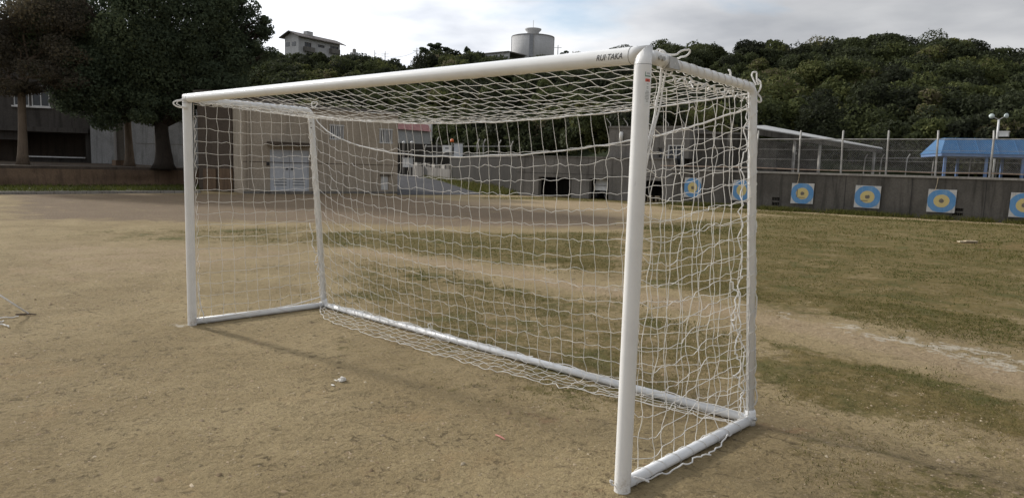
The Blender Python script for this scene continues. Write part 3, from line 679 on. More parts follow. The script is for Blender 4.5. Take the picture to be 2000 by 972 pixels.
mb = MB(); F5.box(mb, .02, F5.L-.05, -.1, H5-.02, -3.6, -3.4); F5.box(mb, .02, F5.L-.05, H5-.12, H5-.02, -3.4, -.36); F5.box(mb, .02, .2, -.1, H5-.13, -3.4, -.36); F5.box(mb, F5.L-.25, F5.L-.05, -.1, H5-.13, -3.4, -.36)
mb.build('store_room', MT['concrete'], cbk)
s0, s1 = F5.uv(1188, 300)[0], F5.uv(1322, 300)[0]; ztw = F5.uv(1240, 249)[1]
tb = empty('tower_block', F5.pt(s0, 0, -1)); tag(tb, 'square grey concrete tower block rising beside the nearest goal post', 'building')
F6 = Face(F5.pt(0, 0, -.5)[:2], F5.pt(F5.L, 0, -.5)[:2])
tw = F6.rect(1285, 288, 1294, 310); tw2 = F6.rect(1305, 283, 1334, 324)
s0, s1 = F6.uv(1188, 300)[0], F6.uv(1345, 300)[0]
mb = MB(); F6.wall(mb, s0, s1, H5+.07, ztw, [tw, tw2], -.25, 0); F6.box(mb, s0, s1, H5+.07, ztw, -3.2, -3.0); F6.box(mb, s0, s0+.2, H5+.07, ztw, -3.0, -.25); F6.box(mb, s1-.2, s1, H5+.07, ztw, -3.0, -.25)
mb.build('wall', MT['concrete2'], tb); mb = MB(); F6.box(mb, s0-.04, s1+.04, ztw, ztw+.1, -3.3, .05); mb.build('roof', MT['concrete2'], tb)
window(F6, tb, tw, -.05, MT['concrete2'], 0, 0); window(F6, tb, tw2, -.03, MT['white'], 0, 1)
a, z = F6.uv(1214, 277); z1 = F6.uv(1214, 258)[1]; mb = MB(); mb.tube([F6.pt(a, z, .1), F6.pt(a, z1-.02, .1), F6.pt(a, z1, .1)], [.1, .1, .06], 12); mb.build('white_pipe', MT['white'], tb, True)
for x, x2 in ((1191, 1184), (1224, 1217), (1304, 1294), (1335, 1328)):
    a, a2 = F6.uv(x, 250)[0], F6.uv(x2, 235)[0]; mb = MB(); mb.tube([F6.pt(a, ztw+.08, -.1), F6.pt(a, ztw+.22, -.1), F6.pt(a2, ztw+.5, -.05)], .02, 6); mb.build('barb_arm', MT['galv'], tb)
# white utility cart in the second opening
a0, a1 = F5.uv(1154, 370)[0], F5.uv(1180, 370)[0]; ct = empty('utility_cart', F5.pt((a0+a1)/2, 0, -.8)); tag(ct, 'small white utility cart parked in the dark storage opening', 'cart')
zb0, zb1 = F5.uv(1165, 372)[1], F5.uv(1165, 350)[1]
mb = MB(); mb.hexa([F5.pt(a0, zb0, -1.5), F5.pt(a1, zb0, -1.5), F5.pt(a1, zb0, -.4), F5.pt(a0, zb0, -.4), F5.pt(a0+.06, zb1, -1.5), F5.pt(a1-.06, zb1, -1.5), F5.pt(a1-.06, zb1, -.55), F5.pt(a0+.06, zb1, -.55)]); mb.build('body', MT['white'], ct)
mb = MB(); zz = zb0+(zb1-zb0)*.45; F5.box(mb, a0+.08, a1-.08, zz-.012, zz+.012, -.44, -.41); mb.build('trim', MT['greyprint'], ct)
mb = MB(); F5.box(mb, a0+.06, a1-.06, zb0-.12, zb0-.01, -1.4, -.45); mb.build('chassis', MT['dark'], ct)
for a in (a0+.12, a1-.12):
    for o in (-.6, -1.3):
        mb = MB(); mb.tube([F5.pt(a-.06, .16, o), F5.pt(a+.06, .16, o)], .15, 14); mb.build('wheel', MT['black'], ct)
for a, sg in ((a0, -1), (a1, 1)):
    mb = MB(); F5.box(mb, min(a, a+sg*.09), max(a, a+sg*.09), zb1-.22, zb1-.06, -.5, -.42); mb.build('mirror', MT['dark'], ct)
for x, lab in ((1263, 'small white stool on the left inside the right-hand opening'), (1279, 'small white stool on the right inside the right-hand opening')):
    a = F5.uv(x, 388)[0]; st = empty('stool', F5.pt(a, 0, -.5)); tag(st, lab, 'stool', 'stools in the store opening')
    mb = MB(); F5.box(mb, a-.13, a+.13, .26, .31, -.63, -.37); mb.build('seat', MT['stick'], st)
    for da in (-.11, .08):
        for o in (-.6, -.43):
            mb = MB(); F5.box(mb, a+da, a+da+.03, -.01, .26, o, o+.03); mb.build('leg', MT['stick'], st)

# ------------------------------------------------------------------ open shed with white mono-pitch roof
sh = empty('range_shed', FW.pt(0, ZW, -4)); tag(sh, 'open dark shed with sloping white sheet roof behind the wall fence', 'shed')
cA, cB = at(1452, 247.5, 34.5), at(1724, 291.5, 39.0); cC, cD = at(1722, 289.8, 45), at(1494, 246.5, 42)
mb = MB(); mb.hexa([*(tuple(p_) for p_ in (cA, cB, cC, cD)), *((p_[0], p_[1], p_[2]+.05) for p_ in (cA, cB, cC, cD))]); mb.build('roof', MT['roofwhite'], sh)
FS = Face(cA[:2], cB[:2])
def zroof(a): return cA[2]+(cB[2]-cA[2])*a/FS.L
mb = MB(); mb.hexa([FS.pt(.05, cA[2]-.30, -.1), FS.pt(FS.L, cB[2]-.22, -.1), FS.pt(FS.L, cB[2]-.22, -.02), FS.pt(.05, cA[2]-.30, -.02), FS.pt(.05, cA[2]-.01, -.1), FS.pt(FS.L, cB[2]-.01, -.1), FS.pt(FS.L, cB[2]-.01, -.02), FS.pt(.05, cA[2]-.01, -.02)]); mb.build('eave_beam', MT['concrete'], sh)
for x in (1468, 1555, 1605, 1712):
    a = FS.uv(x, 320)[0]; mb = MB(); FS.box(mb, a-.05, a+.05, ZW, zroof(a)-.2, -.25, -.14); mb.build('column', MT['galv'], sh)
mb = MB(); zl, zr_ = zroof(.2)-.02, zroof(FS.L*.9)-.02
mb.hexa([FS.pt(.2, ZW, -3.4), FS.pt(FS.L*.9, ZW, -3.4), FS.pt(FS.L*.9, ZW, -3.2), FS.pt(.2, ZW, -3.2), FS.pt(.2, zl, -3.4), FS.pt(FS.L*.9, zr_, -3.4), FS.pt(FS.L*.9, zr_, -3.2), FS.pt(.2, zl, -3.2)]); mb.build('back_wall', MT['concrete'], sh)
mb = MB(); a = FS.uv(1485, 320)[0]; mb.hexa([FS.pt(.02, ZW, -1.0), FS.pt(a+1.9, ZW, -1.0), FS.pt(a+1.9, ZW, -.8), FS.pt(.02, ZW, -.8), FS.pt(.02, zroof(0)-.34, -1.0), FS.pt(a+1.9, zroof(a+1.9)-.34, -1.0), FS.pt(a+1.9, zroof(a+1.9)-.34, -.8), FS.pt(.02, zroof(0)-.34, -.8)]); mb.build('front_wall', MT['concrete'], sh)
a = FS.uv(1596, 320)[0]; mb = MB(); FS.box(mb, a-.45, a+.45, ZW, ZW+1.0, -3.19, -3.14); mb.build('doorway', MT['dark'], sh)
a, z = FS.uv(1637, 299); mb = MB(); FS.box(mb, a-.07, a+.07, z-.07, z+.07, -3.0, -2.8); mb.build('wall_lamp', MT['white'], sh)
F7 = Face(at(1330, 300, 36.6)[:2], at(1478, 300, 35.6)[:2])
cw = empty('dark_range_wall', F7.pt(0, ZW, 0)); tag(cw, 'dark concrete back building seen through the right side net', 'building')
mb = MB(); z1 = F7.uv(1400, 262)[1]; F7.box(mb, 0, F7.L, ZW, z1, -3, 0); mb.build('wall', MT['concrete'], cw); mb = MB(); F7.box(mb, -.1, F7.L+.05, z1, z1+.1, -3.1, .15); mb.build('roof', MT['concrete2'], cw)
for x in (1349, 1420): a = F7.uv(x, 300)[0]; mb = MB(); F7.box(mb, a-.05, a+.05, ZW, z1, 0.002, .08); mb.build('pilaster', MT['concrete2'], cw)

# ------------------------------------------------------------------ blue roofed shelter and floodlight
D8 = 36.5
bs = empty('blue_shelter', (*at(1930, 340, D8)[:2], ZW)); tag(bs, 'open shelter with bright blue hipped sheet roof on blue posts', 'shelter')
eL, eR = at(1838, 299, D8), at(2110, 306, D8-1.5); FE = Face(eL[:2], eR[:2]); ze = eL[2]; zr2 = zat(1860, 271.5, at(1860, 272, D8+1.5))
dp = 3.6
E_ = [FE.pt(0, ze, 0), FE.pt(FE.L, ze, 0), FE.pt(FE.L, ze, -dp), FE.pt(0, ze, -dp)]; R_ = [FE.pt(.4, zr2, -dp/2+.9), FE.pt(FE.L-.4, zr2, -dp/2+.9), FE.pt(FE.L-.4, zr2, -dp/2-.5), FE.pt(.4, zr2, -dp/2-.5)]
mb = MB(); mb.hexa(E_+R_); rf = mb.build('roof', MT['blueroof'], bs)
mb = MB(); FE.box(mb, .05, FE.L-.05, ze-.14, ze-.004, -dp+.05, -.05); mb.build('eave', MT['bluepost'], bs)
for k in range(1, 7):
    a = FE.L*k/7; mb = MB(); p_, q_ = np.array(FE.pt(a, ze, 0)), np.array(FE.pt(max(.45, min(FE.L-.45, a)), zr2, -dp/2+.9)); mb.tube([p_+(0, 0, .01), q_+(0, 0, .01)], .016, 5); mb.build('roof_seam', MT['blueroof'], rf)
for x, o in ((1845, -.3), (1870, -3.2), (1957, -3.2), (1926, -.3), (1998, -.3), (2060, -.3)):
    FF = Face(FE.pt(0, 0, o)[:2], FE.pt(FE.L, 0, o)[:2]); a = FF.uv(x, 320)[0]; mb = MB(); FF.box(mb, a-.06, a+.06, ZW-.05, ze-.14, -.06, .06); mb.build('post', MT['bluepost'], bs)
D9 = 44
fp = at(1948, 262, D9); fl = empty('floodlight', (fp[0], fp[1], ZW)); tag(fl, 'twin-headed floodlight on a pole behind the blue shelter', 'floodlight')
mb = MB(); tp = at(1951, 234, D9); mb.tube([(fp[0], fp[1], ZW), fp, tp], .06, 8); mb.build('pole', MT['white'], fl, True)
arm = [at(1937, 227, D9), at(1966, 226, D9)]; mb = MB(); mb.tube([arm[0], tp, arm[1]], .03, 6); mb.build('arm', MT['galv'], fl)
for p_, nx_ in ((arm[0], -.5), (arm[1], .3)):
    ax_ = -CF+CR*nx_; ax_ /= np.linalg.norm(ax_); mb = MB(); mb.tube([p_-ax_*.14, p_-ax_*.09, p_+ax_*.0, p_+ax_*.02], [.05, .11, .15, .155], 18); mb.build('lamp_head', MT['lamp'], fl, True)
bx0 = at(1959, 262, D9); mb = MB(); mb.box((bx0[0]-.3, bx0[1]-.2, bx0[2]-.16), (bx0[0]+.3, bx0[1]+.2, bx0[2]+.12)); mb.build('control_box', MT['white'], fl)
mb = MB(); mb.box((bx0[0]-.34, bx0[1]-.24, bx0[2]+.12), (bx0[0]+.34, bx0[1]+.24, bx0[2]+.17)); mb.build('box_lid', MT['white'], fl)

# ------------------------------------------------------------------ driveway and the clutter behind the field, centre
def strip(name, L, R, mat, lab, kind='structure', dz=0.0):
    mb = MB(); n_ = len(L); mb.add([*[(p_[0], p_[1], p_[2]+dz) for p_ in L], *[(p_[0], p_[1], p_[2]+dz) for p_ in R]], [(i, i+1, n_+i+1, n_+i) for i in range(n_-1)])
    o = mb.build(name, mat); tag(o, lab, kind=kind); return o
def onz(x, y, depth): return at(x, y, depth)
Ld = [G(776, 381), at(776, 366, 41), at(770, 352, 46), at(745, 343, 54), at(700, 338, 66)]; Rd = [G(945, 380.5), at(905, 368, 43.5), at(860, 353, 50), at(815, 344, 58), at(785, 338, 68)]
Ld[0][2] = Rd[0][2] = .012
strip('driveway', Ld, Rd, MT['asphalt'], 'grey asphalt drive climbing away beside the beige building')
Ls = [p_.copy() for p_ in Rd]; Rs = [G(1030, 381.5), at(1030, 360, 43), at(1000, 345, 51), at(960, 338, 60), at(900, 334, 70)]; Rs[0][2] = .01
sl = strip('grass_slope', Ls, Rs, plain('rough_slope_grass', (.075, .082, .032), .95, .45, 2.5, 0, .05), 'rough grassy slope between the drive and the concrete block', dz=-.01)
n = 6000; a = rng.random(n); k = rng.random(n)*2.9; ki = k.astype(int); kf = k-ki; La, Ra = np.array(Ls), np.array(Rs)
P = (La[ki]*(1-kf)[:, None]+La[ki+1]*kf[:, None])*(1-a)[:, None]+(Ra[ki]*(1-kf)[:, None]+Ra[ki+1]*kf[:, None])*a[:, None]
bl = blades(P[:, 0], P[:, 1], .06, .3, .03); bl[:, :, 2] += P[:, 2][:, None]
raw = raw_mesh('slope_grass', bl.reshape(-1, 3), np.arange(n*3), MT['grass'], tint=np.clip(rng.normal(.3, .2, n), 0, 1), k=3); tag(raw, 'tufts of grass on the slope beside the drive', 'grass', kind='stuff')
def wallrun(name, px, depth, thick, mat, lab, cat='wall', cap=True):
    """free-standing wall whose top/bottom follow photo pixels at given depths"""
    (x0, yt0, yb0), (x1, yt1, yb1) = px; d0, d1 = depth
    A, B_ = at(x0, yt0, d0), at(x1, yt1, d1); a_, b_ = at(x0, yb0, d0), at(x1, yb1, d1)
    f_ = Face(A[:2], B_[:2]); w = empty(name, f_.pt(0, min(a_[2], b_[2]), 0)); tag(w, lab, cat)
    mb = MB(); mb.hexa([f_.pt(0, a_[2]-.3, -thick), f_.pt(f_.L, b_[2]-.3, -thick), f_.pt(f_.L, b_[2]-.3, 0), f_.pt(0, a_[2]-.3, 0), f_.pt(0, A[2], -thick), f_.pt(f_.L, B_[2], -thick), f_.pt(f_.L, B_[2], 0), f_.pt(0, A[2], 0)]); mb.build('wall_face', mat, w)
    if cap:
        mb = MB(); mb.hexa([f_.pt(-.03, A[2], -thick-.04), f_.pt(f_.L+.03, B_[2], -thick-.04), f_.pt(f_.L+.03, B_[2], .04), f_.pt(-.03, A[2], .04), f_.pt(-.03, A[2]+.07, -thick-.04), f_.pt(f_.L+.03, B_[2]+.07, -thick-.04), f_.pt(f_.L+.03, B_[2]+.07, .04), f_.pt(-.03, A[2]+.07, .04)]); mb.build('coping', MT['concrete2'], w)
    return w, f_
wallrun('retaining_wall', ((878, 309, 352), (1012, 306, 382)), (51, 39.8), .3, MT['shadewall'], 'dark grey retaining wall left of the storage openings')
pw, fpw = wallrun('planter_wall', ((800, 322, 338), (879, 331, 352)), (60, 50.6), .4, MT['concrete2'], 'low pale planter wall beside the asphalt drive', cap=False)
for i in range(9):
    a = fpw.L*(i+.5)/9; zt = at(800, 322, 60)[2]*(1-(i+.5)/9)+at(879, 331, 50.6)[2]*(i+.5)/9; mb = MB(); fpw.box(mb, a-.36, a+.36, zt-.02, zt+.28+random.uniform(-.04, .04), -.36, -.04); mb.build('block', MT['coping' if i % 2 else 'concrete'], pw)
wallrun('back_boundary_wall', ((776, 279, 345), (900, 284, 330)), (63, 60), .25, MT['shadewall'], 'dark boundary wall behind the gate equipment', cap=False)
# pink roofed outbuilding
pk = at(776, 272, 66); FP = Face(at(768, 272, 65)[:2], at(842, 272, 69)[:2]); zb0, zf, zt = FP.uv(843, 276)[1], FP.uv(810, 255)[1], FP.uv(810, 241)[1]
po = empty('pink_roof_shed', FP.pt(0, 2, 0)); tag(po, 'small white outbuilding with faded pink roof beyond the beige building', 'building')
mb = MB(); FP.box(mb, 0, FP.L, .5, zf, -2.5, 0); mb.build('wall', MT['house'], po); mb = MB(); mb.hexa([FP.pt(-.1, zf, -2.5), FP.pt(FP.L-.2, zf, -2.5), FP.pt(FP.L-.2, zf, .25), FP.pt(-.1, zf, .25), FP.pt(-.1, zt, -2.5), FP.pt(FP.L-.2, zt, -2.5), FP.pt(FP.L-.2, zt, -.25), FP.pt(-.1, zt, -.25)]); mb.build('roof', MT['pink'], po)
mb = MB(); FP.box(mb, FP.L-.19, FP.L+.02, zb0, zt+.05, -2.4, .12); mb.build('gable_trim', MT['white'], po)
# gate equipment posts with lamps
FG = Face(at(776, 300, 58)[:2], at(1000, 300, 52)[:2])
for x, xt, lab in ((788, 784, 'left globe lamp post beside the drive'), (804, 801, 'right globe lamp post beside the drive')):
    a = FG.uv(x, 320)[0]; zt_ = FG.uv(xt, 281)[1]; lp = empty('globe_lamp', FG.pt(a, .8, 0)); tag(lp, lab, 'lamp', 'globe lamps by the drive')
    mb = MB(); mb.tube([FG.pt(a, .2, 0), FG.pt(a, zt_, 0)], .09, 8); mb.build('pole', MT['concrete2'], lp); mb = MB(); p_ = FG.pt(a, zt_, 0); mb.lathe(p_, [(.04, -.02), (.10, .04), (.125, .11), (.10, .18), (.03, .22)], 14); mb.build('globe', MT['white'], lp, True)
a = FG.uv(803, 320)[0]; z0, z1 = FG.uv(803, 323)[1], FG.uv(803, 310)[1]; eq = empty('equipment_box', FG.pt(a, z0, .2)); tag(eq, 'white equipment cabinet at the foot of the lamp posts', 'cabinet')
mb = MB(); FG.box(mb, a-.32, a+.32, z0-.15, z1, .15, .65); mb.build('cabinet', MT['white'], eq); mb = MB(); FG.box(mb, a-.35, a+.35, z1, z1+.05, .1, .7); mb.build('lid', MT['white'], eq); mb = MB(); FG.box(mb, a-.01, a+.01, z0, z1-.05, .65, .66); mb.build('door_gap', MT['dark'], eq)
gf = empty('yard_fence', FG.pt(3, 1.5, 0)); tag(gf, 'grey fence of bent-top posts beyond the net in the middle distance', 'fence')
for x, yt, yb in ((829, 283, 318), (853, 268, 320), (932, 272, 311), (944, 272, 311), (974, 274, 310), (998, 276, 308)):
    a = FG.uv(x, 300)[0]; zt_, zb_ = FG.uv(x, yt)[1], FG.uv(x, yb)[1]; mb = MB(); mb.tube([FG.pt(a, zb_-.3, 0), FG.pt(a, zt_-.35, 0), FG.pt(a+.18, zt_, 0)], .05, 6); mb.build('post', MT['galv'], gf)
for y in (286, 302):
    mb = MB(); mb.tube([FG.pt(FG.uv(829, 300)[0], FG.uv(829, y)[1], .03), FG.pt(FG.uv(1000, 300)[0], FG.uv(1000, y)[1], .03)], .03, 6); mb.build('rail', MT['galv'], gf)
r_ = FG.rect(866, 284, 883, 298); sg = empty('notice_board', FG.pt(r_[0], r_[2], .1)); tag(sg, 'white notice board with dark print on the yard fence', 'sign')
mb = MB(); FG.box(mb, *r_, .06, .1); mb.build('board', MT['white'], sg); mb = MB(); c_ = (r_[0]+r_[1])/2; FG.box(mb, c_-.17, c_+.17, r_[2]+.28, r_[2]+.36, .101, .106); mb.build('print', MT['black'], sg)
r_ = FG.rect(889, 281, 905, 307); wp = empty('sheet_screen', FG.pt(r_[0], r_[2], .1)); tag(wp, 'plain pale panel standing right of the notice board', 'panel')
mb = MB(); FG.box(mb, *r_, .08, .14); mb.build('sheet', MT['door'], wp); mb = MB(); FG.box(mb, r_[0]-.05, r_[1]+.05, r_[3], r_[3]+.05, .05, .17); mb.build('frame', MT['galv'], wp)
p_ = at(883, 274, 56); ol = empty('orange_beacon', tuple(p_-(0, 0, .15))); tag(ol, 'small orange beacon lamp above the notice board', 'lamp'); mb = MB(); mb.lathe(tuple(p_-(0, 0, .15)), [(.13, 0), (.15, .06), (.13, .2), (.05, .27)], 12); mb.build('dome', MT['orange'], ol, True); mb = MB(); mb.lathe((p_[0], p_[1], p_[2]-1.2), [(.04, 0), (.04, 1.05)], 8); mb.build('stem', MT['galv'], ol)

# ------------------------------------------------------------------ hills
CX = [-900, 0, 400, 480, 550, 600, 665, 740, 800, 830, 900, 960, 1000, 1100, 1290, 1340, 1400, 1450, 1520, 1560, 1640, 1700, 1745, 1800, 1850, 1875, 1900, 1950, 2000, 2300, 3000]
CY = [120, 110, 118, 120, 116, 115, 116, 122, 134, 116, 113, 122, 130, 122, 100, 107, 100, 92, 97, 92, 90, 78, 97, 90, 92, 110, 119, 116, 110, 118, 140]
def crest_depth(x): return np.interp(x, [-900, 700, 1000, 1250, 1400, 2000, 3000], [165, 165, 170, 135, 112, 96, 90])
def base_depth(x): return np.interp(x, [-900, 400, 700, 860, 950, 1150, 1300, 1500, 1900, 3000], [82, 82, 82, 82, 70, 50, 47, 50, 47, 45])
def base_z(x): return np.interp(x, [-900, 600, 900, 1100, 1300, 3000], [1.0, 1.0, 1.4, 1.6, 1.6, 1.6])
TREEH = 4.6
def hill_z(x, dep):
    bd, cd = base_depth(x), crest_depth(x); yc = np.interp(x, CX, CY); hz = 294.5+.029*x
    zc = 1.63+(hz-yc)*cd/FPX-TREEH; u_ = (dep-bd)/(cd-bd)
    up = base_z(x)+(zc-base_z(x))*smooth01(np.clip(u_, 0, 1)*.92+.04*0)**.80
    return np.where(u_ <= 1, up, zc-(u_-1)*3.0)
def azpt(x, dep, z):
    dirh = CF[None, :2]+CR[None, :2]*((np.asarray(x)-1000)/FPX)[:, None]; return np.concatenate([CAM[None, :2]+dirh*np.asarray(dep)[:, None], np.asarray(z)[:, None]], 1)
xs = np.linspace(-900, 3000, 160); us = np.linspace(0, 1.6, 30)
XX, UU = np.meshgrid(xs, us); DD = base_depth(XX)+(crest_depth(XX)-base_depth(XX))*UU
ZZ = hill_z(XX, DD); ZZ[0] -= 2.0
V = azpt(XX.ravel(), DD.ravel(), ZZ.ravel()); idx = np.arange(XX.size).reshape(XX.shape)
Q = np.stack([idx[:-1, :-1], idx[:-1, 1:], idx[1:, 1:], idx[1:, :-1]], -1).reshape(-1, 4)
hl = raw_mesh('hillside', V, Q, plain('hill_undergrowth', (.024, .030, .014), .95, .4, .4), smooth=True); tag(hl, 'wooded hillside rising behind the school', kind='structure')

# ---- leaves
def leafquads(C, N, size, asp=.55):
    n = len(C); N = N/(np.linalg.norm(N, axis=1)[:, None]+1e-9); r_ = rng.normal(size=(n, 3)); T_ = np.cross(N, r_); T_ /= np.linalg.norm(T_, axis=1)[:, None]+1e-9; B_ = np.cross(N, T_)
    s = size[:, None]; return np.stack([C-T_*s-B_*s*asp, C+T_*s*.2-B_*s*asp*.2+T_*s*.8, C-T_*s*.2+B_*s*asp*1.5], 1)
def crown(c, rx, rz, nl, lobes, size, cull=None, seed_low=-.35, under=.28):
    """leaf positions on a clump of lobes; returns quads, per-leaf height fraction, lobe tint"""
    c = np.asarray(c, float)
    th = rng.uniform(0, 2*PI, lobes); zz = rng.uniform(seed_low, .95, lobes); rr = np.sqrt(np.maximum(0, 1-zz**2))*rng.uniform(.55, 1.0, lobes)
    lc = np.stack([c[0]+rx*.78*rr*np.cos(th), c[1]+rx*.78*rr*np.sin(th), c[2]+rz*.74*zz], 1); lr = rng.uniform(.20, .50, lobes)
    k = rng.choice(lobes, nl, p=lr**2/(lr**2).sum()); d = rng.normal(size=(nl, 3)); d[:, 2] = np.where(rng.random(nl) < under, -np.abs(d[:, 2])*.8, np.abs(d[:, 2])); d /= np.linalg.norm(d, axis=1)[:, None]
    rad = lr[k]*(1.08-.45*rng.random(nl)**2.2+.10*rng.normal(size=nl)*(rng.random(nl) < .3)); P = lc[k]+d*np.stack([rad*rx, rad*rx, rad*rz], 1)
    N = d+rng.normal(0, .95, (nl, 3)); lt = rng.normal(0, .10, lobes)[k]
    if cull is not None:      # leaves wrapped round the far side of a distant crown can never be seen
        tc = CAM-c; tc /= np.linalg.norm(tc); m_ = (d@tc > cull) & (((P-c)@tc)/rx > -.55); P, N, lt = P[m_], N[m_], lt[m_]
    return leafquads(P, N, size*rng.uniform(.6, 1.4, len(P))), lt
def forest(name, xr, n, leaf, nl, rxr, label, seed):
    global rng
    rng = np.random.default_rng(seed); out = []; tin = []
    x = rng.uniform(*xr, n); u_ = rng.uniform(-.02, 1.06, n)**.85; dep = base_depth(x)+(crest_depth(x)-base_depth(x))*u_; z = hill_z(x, dep)
    P = azpt(x, dep, z)
    for i in range(n):
        rx = rng.uniform(*rxr)*rng.choice([.6, .8, 1, 1.08], p=[.12, .2, .5, .18]); rz = rx*rng.uniform(.7, 1.25); top = TREEH*rng.uniform(.8, 1.12); c = P[i]+(0, 0, top-rz*.95)
        if u_[i] > 1.0: c[2] -= 1.0
        q, lt = crown(c, rx, rz, int(nl*rng.uniform(.8, 1.2)*(rx/rxr[1])**1.3), rng.integers(10, 19), leaf*rng.uniform(.85, 1.2), -.25)
        base = np.clip(rng.choice([.16, .34, .52, .78], p=[.25, .33, .26, .16])+rng.normal(0, .09), 0, 1); out.append(q); tin.append(np.clip(base+lt+rng.normal(0, .09, len(q)), 0, 1))
    V = np.concatenate(out); o = raw_mesh(name, V.reshape(-1, 3), np.arange(len(V)*3), MT['forest'], tint=np.concatenate(tin), k=3); tag(o, label, 'forest', kind='stuff')
forest('far_forest', (330, 1010), 400, .25, 3300, (2.2, 4.2), 'dense dark woodland covering the hill under the white house', 11)
forest('near_forest', (990, 2120), 420, .155, 6800, (1.9, 3.7), 'dense dark green woodland covering the hill behind the archery range', 12)
rng = np.random.default_rng(99)

# ---- hilltop buildings
DH = 172
FH = Face(at(583, 100, DH)[:2], at(664, 104, DH+11)[:2]); FH2 = Face(at(555, 100, DH+14)[:2], at(583, 100, DH)[:2])
hs = empty('hilltop_house', FH.pt(0, at(600, 108, DH)[2], 0)); tag(hs, 'white two storey house with brown sloping roof on the hilltop', 'house')
zb_ = at(600, 135, DH)[2]; zl, zr_ = FH.uv(583, 73)[1], FH.uv(664, 87)[1]; zt_ = (zl+zr_)/2+.1
wd = 5.0
hw_ = [FH.rect(595, 82, 608, 97), FH.rect(621, 87, 634, 95), FH.rect(645, 89, 661, 101)]
mb = MB(); FH.wall(mb, 0, FH.L, zb_, zt_, hw_, -.3, 0); FH.box(mb, 0, .3, zb_, zt_, -wd, -.3); FH.box(mb, FH.L-.3, FH.L, zb_, zt_, -wd, -.3); FH.box(mb, .3, FH.L-.3, zb_, zt_, -wd, -wd+.3)
mb.add([FH.pt(0, zt_, 0), FH.pt(0, zt_, -wd), FH.pt(0, zt_+1.05, -wd/2), FH.pt(.3, zt_, 0), FH.pt(.3, zt_, -wd), FH.pt(.3, zt_+1.05, -wd/2)], [(0, 1, 2), (5, 4, 3), (0, 2, 5, 3), (1, 4, 5, 2)])
mb.build('wall', MT['house'], hs)
for r_ in hw_: window(FH, hs, r_, -.1, MT['roofbrown'], 0, 1, fw=.1)
for x0, x1, y in ((592, 611, 97), (643, 660, 101)):
    a0, z0 = FH.uv(x0, y); a1, _ = FH.uv(x1, y); mb = MB(); FH.box(mb, a0, a1, z0-.35, z0+.75, 0.01, .9); mb.build('balcony', MT['concrete2'], hs)
mb = MB(); mb.hexa([FH.pt(-1.0, zt_-.25, 1.0), FH.pt(FH.L+1.2, zt_-.25, 1.0), FH.pt(FH.L+1.2, zt_+1.15, -wd/2), FH.pt(-1.0, zt_+1.15, -wd/2), FH.pt(-1.0, zt_-.05, 1.0), FH.pt(FH.L+1.2, zt_-.05, 1.0), FH.pt(FH.L+1.2, zt_+1.35, -wd/2), FH.pt(-1.0, zt_+1.35, -wd/2)])
mb.hexa([FH.pt(-1.0, zt_+1.15, -wd/2), FH.pt(FH.L+1.2, zt_+1.15, -wd/2), FH.pt(FH.L+1.2, zt_-.25, -wd-1), FH.pt(-1.0, zt_-.25, -wd-1), FH.pt(-1.0, zt_+1.35, -wd/2), FH.pt(FH.L+1.2, zt_+1.35, -wd/2), FH.pt(FH.L+1.2, zt_-.05, -wd-1), FH.pt(-1.0, zt_-.05, -wd-1)])
rf = mb.build('roof', MT['roofbrown'], hs)
a0, z0 = FH.uv(610, 78); a1, z1 = FH.uv(621, 62); mb = MB(); FH.box(mb, a0, a1, z0-.5, z1, -3.2, -1.8); mb.build('chimney_tank', MT['house'], rf)
for y0, y1, o in ((84, 92, -3.9), (82, 90, -1.6)):
    mb = MB(); p_ = FH.pt(-.02, 0, o); z0, z1 = zat(575, y1, p_), zat(575, y0, p_); mb.hexa([FH.pt(-.06, z0, o-.7), FH.pt(-.001, z0, o-.7), FH.pt(-.001, z0, o+.7), FH.pt(-.06, z0, o+.7), FH.pt(-.06, z1, o-.7), FH.pt(-.001, z1, o-.7), FH.pt(-.001, z1, o+.7), FH.pt(-.06, z1, o+.7)]); mb.build('side_window', MT['glass'], hs)
# big water tank
DTK = 190; c_ = at(1039.5, 120, DTK); R_t = 41*DTK/FPX; z0 = at(1039, 150, DTK)[2]; z1 = zat(1039, 66.5, c_-np.array([CF[0], CF[1], 0])*R_t)
tk = empty('water_tank', (c_[0], c_[1], z0)); tag(tk, 'huge pale grey cylindrical water tank with a mushroom cap on the hilltop', 'water tank')
mb = MB(); mb.lathe((c_[0], c_[1], z0), [(R_t, 0), (R_t, z1-z0)], 64); mb.build('drum', MT['tank'], tk, True)
for p_ in tk.children[0].data.polygons:
    if len(p_.vertices) > 4: p_.use_smooth = False
zd = z1+.25; mb = MB(); mb.lathe((c_[0], c_[1], z1), [(R_t+.12, 0), (R_t+.12, .15), (R_t*.98, .2), (R_t*.35, .26)], 64); mb.build('dome_roof', MT['tank'], tk, True)
zn = zat(1039, 57, c_); mb = MB(); mb.lathe((c_[0], c_[1], zd-.3), [(1.55, 0), (1.55, (zn-zd)*.55+.3), (2.15, (zn-zd)*.85+.3), (2.2, zn-zd+.3), (.3, zn-zd+.36)], 32); mb.build('cap', MT['tank'], tk, True)
mb = MB(); mb.tube([(c_[0], c_[1], zn), (c_[0], c_[1], zat(1039, 40, c_))], .05, 6); mb.build('lightning_rod', MT['galv'], tk)
tc_ = -CF[:2]/np.linalg.norm(CF[:2]); base_a = math.atan2(tc_[1], tc_[0])
def rib(ang0, ang1, mat, nm, top=0):
    m_ = MB(); nn = 5; pts = []
    for rr in (R_t-.05, R_t+.14):
        for k in range(nn+1):
            q = base_a+ang0+(ang1-ang0)*k/nn; pts.append((c_[0]+rr*math.cos(q), c_[1]+rr*math.sin(q)))
    poly = pts[:nn+1]+pts[nn+1:][::-1]; m_.prism(poly, z0, z1+top); m_.build(nm, mat, tk)
